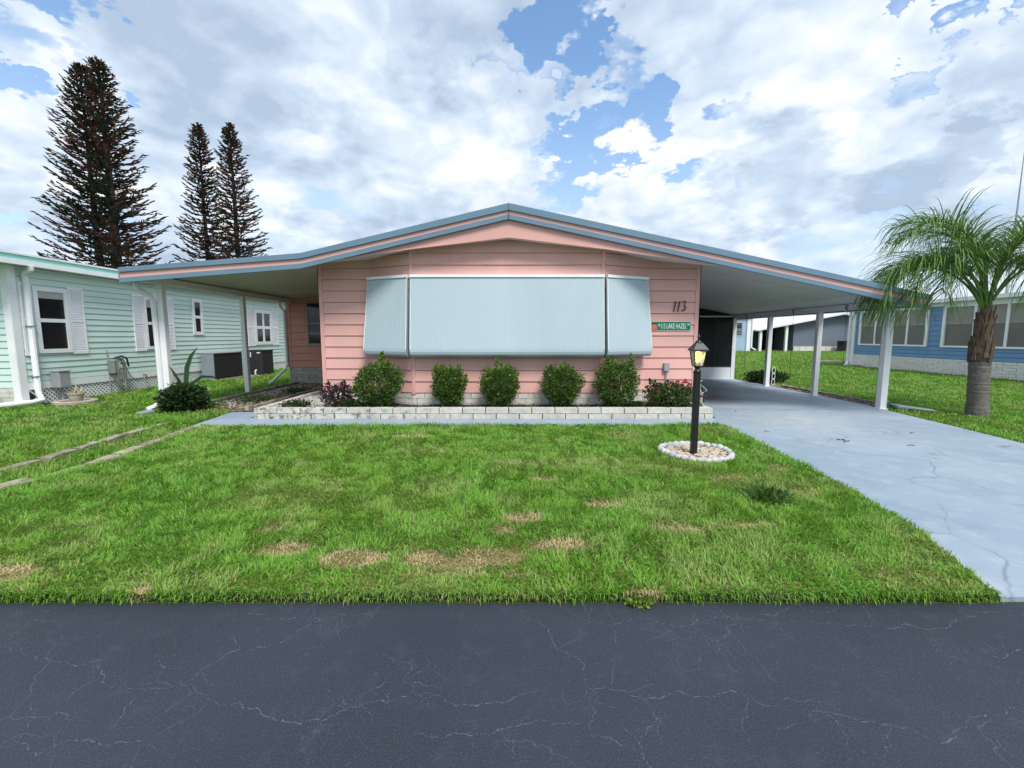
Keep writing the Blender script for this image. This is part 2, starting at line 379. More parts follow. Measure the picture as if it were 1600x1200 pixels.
# ------------------------------------------------------------------ ground, road, driveway
def custom_mat(name):
    m = bpy.data.materials.new(name); m.use_nodes = True; t = m.node_tree
    return m, t, t.nodes['Principled BSDF']
def nz(t, vec, sc, det=6, ro=.55):
    n = t.nodes.new('ShaderNodeTexNoise'); n.inputs['Scale'].default_value = sc; n.inputs['Detail'].default_value = det; n.inputs['Roughness'].default_value = ro
    t.links.new(vec, n.inputs['Vector']); return n
def rmp(t, s, a, b, c, d):
    r = t.nodes.new('ShaderNodeMapRange'); t.links.new(s, r.inputs[0])
    for i, v in zip((1, 2, 3, 4), (a, b, c, d)): r.inputs[i].default_value = v
    return r.outputs[0]
def mx3(t, f, a, b):
    x = t.nodes.new('ShaderNodeMix'); x.data_type = 'RGBA'
    if isinstance(f, float): x.inputs[0].default_value = f
    else: t.links.new(f, x.inputs[0])
    for i, q in ((6, a), (7, b)):
        if isinstance(q, tuple): x.inputs[i].default_value = (*q, 1)
        else: t.links.new(q, x.inputs[i])
    return x.outputs[2]
def mulf(t, a, b):
    x = t.nodes.new('ShaderNodeMath'); x.operation = 'MULTIPLY'; t.links.new(a, x.inputs[0])
    if isinstance(b, float): x.inputs[1].default_value = b
    else: t.links.new(b, x.inputs[1])
    return x.outputs[0]
def warp(t, pos, sc, am):
    n = nz(t, pos, sc, 5); a = t.nodes.new('ShaderNodeVectorMath'); a.operation = 'SCALE'; t.links.new(n.outputs['Color'], a.inputs[0]); a.inputs['Scale'].default_value = am
    b = t.nodes.new('ShaderNodeVectorMath'); b.operation = 'ADD'; t.links.new(pos, b.inputs[0]); t.links.new(a.outputs[0], b.inputs[1]); return b.outputs[0]
def edges(t, vec, sc, lo, hi):
    v = t.nodes.new('ShaderNodeTexVoronoi'); v.feature = 'DISTANCE_TO_EDGE'; v.inputs['Scale'].default_value = sc; t.links.new(vec, v.inputs['Vector'])
    return rmp(t, v.outputs['Distance'], lo, hi, 1, 0)
# asphalt
ASPH, t, b = custom_mat('asphalt'); g = t.nodes.new('ShaderNodeNewGeometry').outputs['Position']
big = nz(t, g, .55, 4); mid = nz(t, g, 7, 6, .65); fine = nz(t, g, 160, 3, .7); agg = nz(t, g, 420, 2)
c0 = mx3(t, rmp(t, big.outputs['Fac'], .35, .68, 0, 1), (.019, .027, .039), (.031, .041, .058))
c0 = mx3(t, rmp(t, mid.outputs['Fac'], .55, .85, 0, .38), c0, (.070, .083, .105))
c0 = mx3(t, rmp(t, nz(t, warp(t, g, 3, .2), 38, 4, .75).outputs['Fac'], .62, .72, 0, .35), c0, (.095, .11, .135))
c0 = mx3(t, rmp(t, fine.outputs['Fac'], .54, .78, 0, .75), c0, (.12, .13, .15))
c0 = mx3(t, rmp(t, agg.outputs['Fac'], .30, .42, .7, 0), c0, (.015, .016, .019))
w1 = warp(t, g, 5.0, .22)
ck = mulf(t, edges(t, w1, 1.9, .001, .006), rmp(t, nz(t, g, 1.1, 3).outputs['Fac'], .52, .62, 0, 1))
ck2 = mulf(t, edges(t, warp(t, g, 14, .09), 6.5, .003, .016), rmp(t, nz(t, g, 1.7, 3).outputs['Fac'], .55, .66, 0, .6))
mxm = t.nodes.new('ShaderNodeMath'); mxm.operation = 'MAXIMUM'; t.links.new(ck, mxm.inputs[0]); t.links.new(ck2, mxm.inputs[1])
c0 = mx3(t, mulf(t, mxm.outputs[0], .34), c0, (.13, .153, .19))
t.links.new(c0, b.inputs['Base Color']); b.inputs['Roughness'].default_value = .68; b.inputs['Specular IOR Level'].default_value = .32
bp = t.nodes.new('ShaderNodeBump'); bp.inputs['Strength'].default_value = .5; bp.inputs['Distance'].default_value = .006
t.links.new(fine.outputs['Fac'], bp.inputs['Height']); t.links.new(bp.outputs[0], b.inputs['Normal'])
# painted concrete drive with cut flagstone joints
DRIVE, t, b = custom_mat('painted_concrete'); g = t.nodes.new('ShaderNodeNewGeometry').outputs['Position']
big = nz(t, g, .7, 5); mid = nz(t, g, 5, 7, .65); fine = nz(t, g, 130, 3)
c0 = mx3(t, rmp(t, big.outputs['Fac'], .35, .68, 0, 1), (.225, .295, .372), (.30, .366, .43))
c0 = mx3(t, rmp(t, mid.outputs['Fac'], .50, .80, 0, .5), c0, (.48, .50, .50))
c0 = mx3(t, rmp(t, nz(t, g, 1.6, 8, .7).outputs['Fac'], .56, .72, 0, .45), c0, (.165, .21, .265))
c0 = mx3(t, rmp(t, fine.outputs['Fac'], .56, .76, 0, .5), c0, (.17, .21, .26))
jt = mulf(t, edges(t, warp(t, g, 1.3, .3), 1.15, .003, .013), rmp(t, nz(t, g, 1.2, 3).outputs['Fac'], .38, .56, 0, .75))
c0 = mx3(t, jt, c0, (.15, .19, .25))
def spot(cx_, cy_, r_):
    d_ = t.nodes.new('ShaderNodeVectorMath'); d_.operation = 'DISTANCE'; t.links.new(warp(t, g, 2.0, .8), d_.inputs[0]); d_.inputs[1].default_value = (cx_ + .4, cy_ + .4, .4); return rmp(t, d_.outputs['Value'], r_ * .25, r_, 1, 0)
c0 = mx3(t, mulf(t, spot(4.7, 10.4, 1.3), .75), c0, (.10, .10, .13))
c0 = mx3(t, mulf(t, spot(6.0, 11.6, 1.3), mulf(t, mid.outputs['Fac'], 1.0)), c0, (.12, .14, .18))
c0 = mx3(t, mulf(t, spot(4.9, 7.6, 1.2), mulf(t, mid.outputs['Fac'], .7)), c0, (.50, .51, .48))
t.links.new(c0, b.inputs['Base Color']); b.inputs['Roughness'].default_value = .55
bp = t.nodes.new('ShaderNodeBump'); bp.inputs['Strength'].default_value = .3; bp.inputs['Distance'].default_value = .006
t.links.new(fine.outputs['Fac'], bp.inputs['Height']); t.links.new(bp.outputs[0], b.inputs['Normal'])
# ground under the grass
GRND, t, b = custom_mat('ground_cover'); g = t.nodes.new('ShaderNodeNewGeometry').outputs['Position']
c0 = mx3(t, rmp(t, nz(t, g, 22, 6, .7).outputs['Fac'], .4, .65, 0, 1), (.040, .072, .012), (.085, .145, .024))
c0 = mx3(t, rmp(t, nz(t, g, .35, 5).outputs['Fac'], .45, .7, 0, .6), c0, (.11, .17, .03))
c0 = mx3(t, rmp(t, nz(t, g, 3.0, 6, .7).outputs['Fac'], .60, .75, 0, .7), c0, (.16, .13, .065))
t.links.new(c0, b.inputs['Base Color']); b.inputs['Roughness'].default_value = 1.0; b.inputs['Specular IOR Level'].default_value = .1

def sheet(name, poly, z, mat, thick=0.0):
    mb = MB()
    if thick: mb.prism([(x, y, z - thick) for x, y in poly], [(x, y, z) for x, y in poly])
    else: mb.quad(*[(x, y, z) for x, y in poly])
    return tag(mb.build(name, mat), kind='structure')
sheet('ground', [(-700, -700), (700, -700), (700, 1200), (-700, 1200)], 0.0, GRND)
road = sheet('road', [(-60, -6.5), (60, -6.5), (60, 2.30), (-60, 2.30)], .006, ASPH)
DRV = [(2.76, 2.31), (2.93, 2.76), (3.10, 3.22), (3.17, 3.75), (3.26, 4.2), (3.34, 5.4), (3.42, 6.2), (3.48, 6.75), (3.44, 7.0), (-5.05, 6.92), (-5.25, 6.97), (-5.42, 8.3), (-4.72, 8.42), (-4.72, 7.72), (3.68, 7.72), (3.68, 14.85),
       (7.62, 14.85), (7.58, 9.2), (7.42, 8.4), (7.2, 6.9), (7.02, 5.84), (6.95, 4.4), (7.3, 3.2), (7.9, 2.31)]
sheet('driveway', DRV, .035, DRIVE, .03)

JNT = pmat('slab_joint', (.12, .15, .19), .9, .2, 20)
mb = MB()
for (x0, x1, y) in ((3.70, 7.46, 8.62), (3.70, 7.58, 11.7)): mb.quad((x0, y, .037), (x1, y, .037), (x1, y + .014, .037), (x0, y + .014, .037))
tag(mb.build('driveway_joint', JNT), kind='structure')
# long cracks in the road, built as thin raised scars of old sealer
SCAR = pmat('crack_scar', (.078, .094, .120), .9, .25, 30)
OPEN = pmat('crack_open', (.018, .019, .022), .9, .2, 30)
mb = MB(); mo = MB()
def crack(pts, w=.0025, br=True, depth=0):
    P = [Vector((*p, 0)) for p in pts]
    for _ in range(5 if depth == 0 else 4):
        q = [P[0]]
        for a, c in zip(P, P[1:]):
            d = c - a; q += [(a + c) / 2 + Vector((-d.y, d.x, 0)) * random.uniform(-.20, .20), c]
        P = q
    n = len(P); prev = None
    for i, p in enumerate(P):
        d = (P[min(i + 1, n - 1)] - P[max(i - 1, 0)]); s_ = Vector((-d.y, d.x, 0)).normalized()
        ww = w * random.uniform(.25, 1.7) * (1 - .6 * abs(2 * i / n - 1))
        cur = (p - s_ * ww, p + s_ * ww, p - s_ * ww * .16, p + s_ * ww * .16)
        if prev:
            z = .0068
            if random.random() < .86: mb.quad((prev[0].x, prev[0].y, z), (cur[0].x, cur[0].y, z), (cur[1].x, cur[1].y, z), (prev[1].x, prev[1].y, z))
            if depth == 0 and random.random() < .55: mo.quad((prev[2].x, prev[2].y, z + .001), (cur[2].x, cur[2].y, z + .001), (cur[3].x, cur[3].y, z + .001), (prev[3].x, prev[3].y, z + .001))
        prev = cur
        if br and depth < 2 and random.random() < (.05 if depth == 0 else .03) and 0 < i < n - 1:
            a = random.uniform(.06, .28) * (1 if depth == 0 else .6); dr = (d.normalized() * random.uniform(-.6, .6) + s_ * random.choice((-1, 1))).normalized()
            crack([(p.x, p.y), (p.x + dr.x * a * .5, p.y + dr.y * a * .5), (p.x + dr.x * a + random.uniform(-.05, .05), p.y + dr.y * a)], w * .6, True, depth + 1)
for c in [
    [(-1.62, 1.70), (-1.20, 1.62), (-.88, 1.54), (-.62, 1.60), (-.42, 1.67), (-.30, 1.66)], [(-.42, 1.67), (-.46, 1.85), (-.62, 1.90)], [(-.42, 1.67), (-.2, 1.62), (.02, 1.66), (.12, 1.70)],
    [(-.38, 1.50), (-.16, 1.48), (.05, 1.53), (.27, 1.53)], [(.22, 1.62), (.32, 1.70), (.62, 1.65), (1.0, 1.64), (1.3, 1.62)], [(.33, 1.70), (.31, 1.88), (.20, 2.02), (.05, 2.2)],
    [(.42, 1.55), (.47, 1.40), (.55, 1.30)], [(.28, 2.26), (.55, 2.12), (.9, 2.10), (1.2, 2.16), (1.45, 2.22), (1.8, 2.25)], [(.75, 2.0), (1.05, 2.0), (1.2, 2.12), (1.22, 2.24)],
    [(1.0, 1.50), (1.35, 1.55), (1.75, 1.52), (2.3, 1.56)], [(1.5, 2.18), (1.9, 2.1), (2.4, 2.17), (3.0, 2.12)], [(-2.3, 1.9), (-1.9, 1.86), (-1.62, 1.70)], [(-1.62, 1.7), (-1.25, 1.95), (-1.0, 2.15), (-.7, 2.22)],
    [(-1.5, 2.2), (-1.1, 2.17), (-.8, 2.13)], [(-2.1, 1.45), (-1.7, 1.40), (-1.3, 1.43)], [(2.0, 2.0), (2.4, 1.92), (2.8, 1.95)], [(-3.4, 2.1), (-2.8, 2.0), (-2.3, 1.9)]]:
    crack(c)
sc_ = mb.build('road_crack', SCAR); tag(sc_, kind='structure')
so_ = mo.build('road_crack', OPEN); tag(so_, kind='structure')

# ------------------------------------------------------------------ the pink house
H = thing('manufactured_house', (0, 8.7, 0), 'pink manufactured house with low gable roof, blue window awnings and two open carports', 'house')
X0, X1, HY, BY, FY = -3.79, 3.68, 8.7, 8.3, 8.0
pg = [(-3.77, 8.71), (-2.79, 8.71), (-1.90, 8.31), (1.72, 8.31), (2.66, 8.71), (3.66, 8.71), (3.66, 22), (-3.77, 22)]
MB().prism([(x, y, .0) for x, y in pg], [(x, y, 2.915) for x, y in pg]).build('wall', PINKTRIM, H)
mb = MB(); mb.prism([(-1.9, 8.31, 2.917), (1.72, 8.31, 2.917), (1.72, 8.31, 3.08), (-.06, 8.31, 3.27), (-1.9, 8.31, 3.08)], [(-1.9, 8.9, 2.917), (1.72, 8.9, 2.917), (1.72, 8.9, 3.08), (-.06, 8.9, 3.27), (-1.9, 8.9, 3.08)])
mb.build('gable_wall', PINKTRIM, H)
F_L = Fr((X0, HY), (-2.79, HY), (0, -1)); F_BL = Fr((-2.79, HY), (-1.91, BY), (-.4, -.88)); F_B = Fr((-1.91, BY), (1.73, BY), (0, -1)); F_BR = Fr((1.73, BY), (2.66, HY), (.4, -.93)); F_R = Fr((2.66, HY), (X1, HY), (0, -1))
PZ = .41; PP = .218
planks(H, F_L, .0, F_L.L, PZ, 3.2, PP, PINK, [(2.925, .055)])
planks(H, F_BL, .0, F_BL.L, PZ, 3.2, PP, PINK, [(2.98, .115)])
planks(H, F_B, .0, F_B.L, PZ, 3.4, PP, PINK, [(3.095, .098), (3.095 + .098 * F_B.L, -.098)])
planks(H, F_BR, .0, F_BR.L, PZ, 3.2, PP, PINK, [(3.09, -.11)])
planks(H, F_R, .0, F_R.L, PZ, 3.2, PP, PINK, [(2.98, -.055)])
for (fr, a, b_, zt) in ((F_L, -.012, .075, 2.925), (F_R, F_R.L - .075, F_R.L + .012, 2.925), (F_B, .0, .062, 3.09), (F_B, F_B.L - .062, F_B.L, 3.09)):
    MB().lbox(fr, a, b_, PZ - .02, zt, -.02, .026).build('corner_board', PINKTRIM, H)
MB().box(X0 - .012, X0, HY - .026, HY + .1, PZ - .02, 2.97).build('corner_board', PINKTRIM, H)
MB().box(X1, X1 + .012, HY - .026, HY + .1, PZ - .02, 2.97).build('corner_board', PINKTRIM, H)
for fr in (F_L, F_BL, F_B, F_BR, F_R):          # block plinth
    for kk in range(4):
        block_course(H, fr, 0, fr.L, PZ - .1025 * (kk + 1), PZ - .1025 * kk, .30, .09, -.035, BLOCK, (kk % 2) * .15 + .07, 'plinth_block', .0)
# roof line: left carport, main gable, right carport
RT = [(-7.06, 2.72), (-3.78, 2.97), (-.06, 3.83), (4.59, 2.86), (7.58, 2.232)]
B0 = [.0] * 5; B1 = [.080, .095, .115, .100, .085]; B2 = [.178, .178, .184, .184, .182]; B3 = [.262, .264, .268, .266, .262]
def band(p, t0, t1, y0, y1, name, mat, g0=0.0):
    for i in range(len(p) - 1):
        a, c = p[i], p[i + 1]; a0, c0_, a1, c1_ = t0[i] + g0, t0[i + 1] + g0, t1[i], t1[i + 1]
        MB().prism([(a[0], y0, a[1] - a1), (c[0], y0, c[1] - c1_), (c[0], y0, c[1] - c0_), (a[0], y0, a[1] - a0)],
                   [(a[0], y1, a[1] - a1), (c[0], y1, c[1] - c1_), (c[0], y1, c[1] - c0_), (a[0], y1, a[1] - a0)]).build(name, mat, H)
band(RT, B0, B1, FY - .032, FY + .04, 'drip_edge', BLUETRIM)
band(RT, B1, B2, FY, FY + .035, 'fascia_board', PINKTRIM, .002)
band(RT, B2, B3, FY - .018, FY + .038, 'lower_trim', BLUETRIM, .002)
for a, c in zip(RT, RT[1:]):                    # roof skins
    MB().prism([(a[0], FY + .04, a[1] - .05), (c[0], FY + .04, c[1] - .05), (c[0], 22.3, c[1] - .05), (a[0], 22.3, a[1] - .05)],
               [(a[0], FY + .04, a[1] - .004), (c[0], FY + .04, c[1] - .004), (c[0], 22.3, c[1] - .004), (a[0], 22.3, a[1] - .004)]).build('roof_panel', ROOFW, H)
MB().tube([(-.06, FY - .02, 3.835), (-.06, 22.3, 3.835)], .02, 6).build('ridge_cap', ROOFW, H)
MB().box(-.064, -.056, FY - .034, FY - .031, 3.56, 3.80).build('peak_joint', DARK, H)
# gable panel in the plane of the fascia, soffit behind it
lowP = [(-3.72, 2.77), (-3.35, 2.84), (-1.83, 3.06), (-.06, 3.265), (1.71, 3.06), (3.24, 2.84), (3.64, 2.80)]
upz = lambda x: (3.83 + .2312 * (x + .06) if x < -.06 else 3.83 - .2086 * (x + .06)) - .15
pf = lowP + [(x, upz(x)) for x in (3.64, -.06)] + [(-3.72, 2.84)]
MB().prism([(x, FY + .042, z) for x, z in pf], [(x, FY + .062, z) for x, z in pf]).build('gable_panel', PINKTRIM, H)
for a, c in zip(lowP, lowP[1:]):
    MB().prism([(a[0], FY + .034, a[1] - .012), (c[0], FY + .034, c[1] - .012), (c[0], FY + .034, c[1] + .012), (a[0], FY + .034, a[1] + .012)],
               [(a[0], FY + .066, a[1] - .012), (c[0], FY + .066, c[1] - .012), (c[0], FY + .066, c[1] + .012), (a[0], FY + .066, a[1] + .012)]).build('gable_moulding', PINKTRIM, H)
fr_ = [(-3.80, 2.76), (-2.79, 2.915), (-1.91, 3.05), (-.06, 3.266), (1.73, 3.05), (2.66, 2.915), (3.69, 2.76)]
bk_ = [(-3.80, 8.75, 2.925), (-2.79, 8.75, 2.98), (-1.91, 8.35, 3.095), (-.06, 8.35, 3.275), (1.73, 8.35, 3.095), (2.66, 8.75, 2.98), (3.69, 8.75, 2.925)]
mb = MB()
for i in range(6):
    a, c, d, e_ = (fr_[i][0], FY + .064, fr_[i][1]), (fr_[i + 1][0], FY + .064, fr_[i + 1][1]), bk_[i + 1], bk_[i]
    mb.prism([a, c, d, e_], [(p[0], p[1], p[2] + .02) for p in (a, c, d, e_)])
mb.build('soffit', CEIL, H)
# carport ceilings of long pans, beams, posts
def pans(xa, za, xb, zb, ya, yb, n, name):
    for i in range(n):
        y0 = ya + (yb - ya) * i / n; y1 = ya + (yb - ya) * (i + 1) / n - .006
        dz = random.uniform(-.002, .002)
        MB().hexa([(xa, y0, za + dz), (xb, y0, zb + dz), (xb, y1, zb + dz), (xa, y1, za + dz)], [(xa, y0, za + .03), (xb, y0, zb + .03), (xb, y1, zb + .03), (xa, y1, za + .03)]).build(name, CEIL, H)
pans(X0 - .001, 2.92, -7.0, 2.63, FY + .04, 22, 34, 'ceiling_pan')
pans(X1 + .001, 2.92, 7.56, 2.20, FY + .04, 22, 34, 'ceiling_pan')
MB().box(-6.9, -6.78, FY + .05, 13.58, 2.50, 2.625).build('beam', WHITE, H)
MB().box(7.44, 7.56, FY + .05, 14.78, 2.07, 2.195).build('beam', WHITE, H)
MB().box(-7.12, -7.02, FY + .04, 22, 2.52, 2.64).build('gutter', BLUETRIM, H)
MB().box(7.565, 7.61, FY + .04, 22, 2.04, 2.15).build('gutter', BLUETRIM, H)
for (x, y, zt, w) in ((-6.84, 8.62, 2.5, .058), (-6.84, 11.2, 2.5, .055), (7.5, 8.75, 2.07, .066), (7.5, 10.72, 2.07, .058), (7.5, 12.76, 2.07, .058)):
    p = MB().box(x - w, x + w, y - w, y + w, .0, zt).build('post', WHITE, H, bevel=.008)
    MB().box(x - w - .02, x + w + .02, y - w - .02, y + w + .02, .0, .045).build('post_base', WHITE, p)
def spout(pts, r=.042, mat=WHITE, parent=None, name='downspout'):
    return MB().tube(pts, r, 8).build(name, mat, parent or H)
spout([(-7.05, 8.32, 2.53), (-7.05, 8.32, 2.44), (-7.03, 8.35, 2.36), (-6.95, 8.50, 2.26), (-6.93, 8.53, 2.18), (-6.93, 8.54, .30), (-6.94, 8.52, .2), (-7.0, 8.4, .12), (-7.05, 8.3, .09)], .045)
spout([(-7.07, 13.4, 2.53), (-7.07, 13.4, 2.42), (-7.03, 13.45, 2.34), (-6.99, 13.5, 2.28), (-6.99, 13.52, .62), (-7.0, 13.45, .5), (-7.2, 13.0, .14), (-7.24, 12.9, .10)], .045)
spout([(7.60, 8.98, 2.06), (7.64, 8.98, 1.9), (7.65, 8.98, .30), (7.66, 8.95, .18), (7.72, 8.85, .12)], .058, BLUETRIM)
# awnings
AWN_PROF = [(.012, 2.585), (.05, 2.575), (.062, 2.56), (.112, 2.2), (.165, 1.8), (.215, 1.42), (.235, 1.27), (.238, 1.21), (.225, 1.16), (.19, 1.125), (.14, 1.112), (.09, 1.125)]
def awning(fr, u0, u1, label=None, sc=1.0, f0=0.0, f1=0.0):
    fl = lambda u, d: u + ((u - u0) / (u1 - u0) * f1 - (u1 - u) / (u1 - u0) * f0) * d / .238
    us = []; n = max(3, round((u1 - u0) / .056)); p = (u1 - u0) / n
    for i in range(n): us += [(u0 + p * i, -.0022), (u0 + p * i + .004, 0), (u0 + p * (i + 1) - .006, .0), (u0 + p * (i + 1) - .003, -.0022)]
    mb = MB(); m_ = len(us)
    for (d, z) in AWN_PROF:
        for (u, o) in us: mb.v.append(tuple(fr(fl(u, d), z, d * sc + .03 + o)))
    for i in range(len(AWN_PROF) - 1):
        for j in range(m_ - 1): mb.f.append((i * m_ + j, i * m_ + j + 1, (i + 1) * m_ + j + 1, (i + 1) * m_ + j))
    o = mb.build('awning', AWN, H, smooth=False)
    if label: o['label'] = label
    MB().lbox(fr, u0 - .012, u1 + .012, 2.578, 2.628, .012, .11).build('header_trim', WHITE, o)
    for uu in (u0, u1):
        e_ = .006
        side = [fr(fl(uu, d) - e_, z, d * sc + .03) for d, z in AWN_PROF] + [fr(uu - e_, 1.125, .03)]; side2 = [fr(fl(uu, d) + e_, z, d * sc + .03) for d, z in AWN_PROF] + [fr(uu + e_, 1.125, .03)]
        MB().prism(side, side2).build('end_panel', AWN, o)
        bar = [fr(uu, 2.57, .085), fr(fl(uu, .215), 1.42, .03 + .215 * sc + .004), fr(fl(uu, .237), 1.25, .03 + .237 * sc + .004)]
        MB().tube(bar, .007, 6).build('edge_rail', WHITE, o)
awning(F_B, .03, F_B.L - .03, 'wide middle awning with fine vertical ribs')
awning(F_BL, .03, F_BL.L - .015, 'narrow angled awning', f1=.085)
awning(F_BR, .015, F_BR.L - .07, 'narrow angled awning', f0=.085)
# back room beside the left carport
F_RM = Fr((-6.96, 13.6), (X0, 13.6), (0, -1))
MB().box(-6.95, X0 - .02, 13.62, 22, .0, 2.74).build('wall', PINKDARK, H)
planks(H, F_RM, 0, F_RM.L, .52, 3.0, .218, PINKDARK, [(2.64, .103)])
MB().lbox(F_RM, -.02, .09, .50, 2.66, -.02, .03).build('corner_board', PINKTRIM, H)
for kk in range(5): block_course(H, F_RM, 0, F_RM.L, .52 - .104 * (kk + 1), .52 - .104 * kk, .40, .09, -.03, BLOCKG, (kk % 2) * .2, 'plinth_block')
window(H, F_RM, .62, 1.5, 1.22, 2.55, 2, 4, .05, GREYBOX)
# screen room at the back of the right carport
F_S = Fr((X1, 14.8), (7.56, 14.8), (0, -1))
MB().box(X1 + .01, 7.5, 14.86, 21, .0, 2.2).build('screen_room', SCREEN, H)
MB().lbox(F_S, 0, F_S.L, .03, .44, -.04, .03).build('kick_panel', WHITE, H)
MB().lbox(F_S, F_S.L - .12, F_S.L, .03, 2.25, -.04, .045).build('screen_post', WHITE, H)
MB().lbox(F_S, 0, F_S.L - .12, 2.13, 2.17, -.04, .035).build('top_rail', WHITE, H)
for uu in (.3, 1.25, 2.2, 3.15):
    MB().lbox(F_S, uu, uu + .03, .44, 2.13, -.04, .02).build('screen_mullion', DARK, H)
for uu in (.33, 1.28, 2.23, 3.18):
    MB().lbox(F_S, uu, min(uu + .92, F_S.L - .12), .44, 2.13, -.02, .0).build('screen_panel', SCREEN, H)
MB().lbox(F_S, 2.5, F_S.L - .12, .44, .50, -.02, .03).build('sill_rail', DARK, H)
MB().prism([F_S(0, 2.17, -.01), F_S(F_S.L - .05, 2.17, -.01), F_S(0, 2.93, -.01)], [F_S(0, 2.17, -.05), F_S(F_S.L - .05, 2.17, -.05), F_S(0, 2.93, -.05)]).build('gable_screen', SCREEN, H)
# utility outlet on the wall
MB().box(3.02, 3.13, HY - .08, HY - .02, .80, .97).build('outlet_box', GREYBOX, H, bevel=.008)
MB().tube([(3.075, HY - .05, .80), (3.075, HY - .05, .3)], .012, 6).build('conduit', GREYBOX, H)

# house number and street plate
hn = thing('house_number', (3.3, HY - .03, 2.08), 'dark number 113 screwed to the pink siding above the green plate', 'number')
def text(body, name, size, loc, mat, parent, ext=.004, shear=0.0, sx=1.0, align='LEFT', off=0.0):
    c = bpy.data.curves.new(name, 'FONT'); c.body = body; c.size = size; c.extrude = ext; c.shear = shear; c.align_x = align; c.offset = off
    c.materials.append(mat); tmp = bpy.data.objects.new(name, c); me = bpy.data.meshes.new_from_object(tmp); bpy.data.objects.remove(tmp); bpy.data.curves.remove(c)
    if not me.materials: me.materials.append(mat)
    o = bpy.data.objects.new(name, me); COL.objects.link(o); o.parent = parent; b0 = base_of(parent)
    o.location = (loc[0] - b0[0], loc[1] - b0[1], loc[2] - b0[2]); o.rotation_euler = (R(90), 0, 0); o.scale = (sx, 1, 1); return o
def stroke(pts, ws, name, parent, y):           # flat brush stroke of varying width in the wall plane
    mb = MB(); prev = None
    for k_, (x, z) in enumerate(pts):
        a, c = pts[max(k_ - 1, 0)], pts[min(k_ + 1, len(pts) - 1)]; d = Vector((c[0] - a[0], c[1] - a[1])).normalized(); nx_, nz_ = -d.y * ws[k_] * .82, d.x * ws[k_] * .82
        cur = [(x + nx_, y, z + nz_), (x - nx_, y, z - nz_), (x - nx_, y + .008, z - nz_), (x + nx_, y + .008, z + nz_)]
        if prev: mb.hexa(prev, cur)
        prev = cur
    return mb.build(name, NUM, parent)
for x in (3.175, 3.255):
    o = stroke([(x + .008, 1.985), (x + .020, 2.06), (x + .032, 2.12), (x + .042, 2.175)], [.0085, .0125, .0125, .010], 'digit', hn, HY - .037)
    b0 = stroke([(x + .010, 2.140), (x + .030, 2.158), (x + .045, 2.178)], [.003, .007, .008], 'flag', o, HY - .038); stroke([(x - .012, 1.984), (x + .030, 1.986)], [.006, .006], 'serif', o, HY - .038)
o = stroke([(3.345, 2.168), (3.375, 2.174), (3.418, 2.172)], [.009, .011, .009], 'digit', hn, HY - .037)
stroke([(3.416, 2.170), (3.392, 2.125), (3.378, 2.098)], [.008, .007, .008], 'stem', o, HY - .038)
stroke([(3.374, 2.098), (3.398, 2.090), (3.408, 2.062), (3.400, 2.025), (3.376, 1.998), (3.345, 1.990), (3.334, 2.006)], [.008, .012, .0135, .0135, .012, .010, .008], 'bowl', o, HY - .039)
sg = thing('street_plate', (3.14, HY - .03, 1.69), 'green plate reading 113 LAKE HAZEL with a red fruit emblem', 'sign')
def rrect(x0, x1, z0, z1, r, n=5):
    out = []
    for cx, cz, a0 in ((x1 - r, z1 - r, 0), (x0 + r, z1 - r, 90), (x0 + r, z0 + r, 180), (x1 - r, z0 + r, 270)):
        for i in range(n + 1): a = R(a0 + 90 * i / n); out.append((cx + r * math.cos(a), cz + r * math.sin(a)))
    return out
def plate(poly, y, th, name, mat, parent): return MB().prism([(x, y, z) for x, z in poly], [(x, y + th, z) for x, z in poly]).build(name, mat, parent)
SY = HY - .034
plate(rrect(2.745, 3.535, 1.605, 1.785, .02), SY, .006, 'rim', SIGNW, sg)
plate(rrect(2.752, 3.528, 1.612, 1.778, .018), SY - .002, .003, 'face', SIGNG, sg)
for body, size, xa, xb, z in (('113', .142, 2.945, 3.022, 1.646), ('LAKE HAZEL', .142, 3.052, 3.445, 1.646), ('DR', .062, 3.458, 3.515, 1.705)):
    o = text(body, 'lettering', size, (xa, SY - .003, z), SIGNW, sg, .0012, 0, 1.0, off=.0008)
    xs_ = [v.co.x for v in o.data.vertices]; w_ = max(xs_) - min(xs_); o.scale = ((xb - xa) / w_, 1, 1); o.location.x -= min(xs_) * (xb - xa) / w_
circ = lambda cx, cz, r, n=20, a=1.0: [(cx + r * a * math.cos(2 * math.pi * i / n), cz + r * math.sin(2 * math.pi * i / n)) for i in range(n)]
plate(circ(2.808, 1.668, .062, a=1.05), SY - .0045, .003, 'emblem_fruit', FRUIT, sg)
mb = MB()
for r0, r1, a0, a1 in ((.040, .049, 20, 320),):
    pts = [(2.808 + r1 * math.cos(R(a)), 1.668 + r1 * math.sin(R(a))) for a in range(a0, a1, 15)] + [(2.808 + r0 * math.cos(R(a)), 1.668 + r0 * math.sin(R(a))) for a in range(a1 - 15, a0 - 1, -15)]
    n = len(pts) // 2
    for i in range(n - 1):
        q = [pts[i], pts[i + 1], pts[2 * n - 2 - i], pts[2 * n - 1 - i]]; mb.quad(*[(x, SY - .0055, z) for x, z in q])
mb.quad(*[(x, SY - .0055, z) for x, z in ((2.785, 1.65), (2.80, 1.645), (2.835, 1.688), (2.82, 1.692))])
mb.build('emblem_stripe', FRUITL, sg)
leaf = lambda cx, cz, a, l, w: [(cx + math.cos(a) * l * t_ - math.sin(a) * w * s_, cz + math.sin(a) * l * t_ + math.cos(a) * w * s_) for t_, s_ in ((-1, 0), (-.4, .8), (.3, .9), (1, 0), (.3, -.9), (-.4, -.8))]
plate(leaf(2.800, 1.745, .15, .045, .020), SY - .0045, .003, 'emblem_leaf', LEAFG, sg)
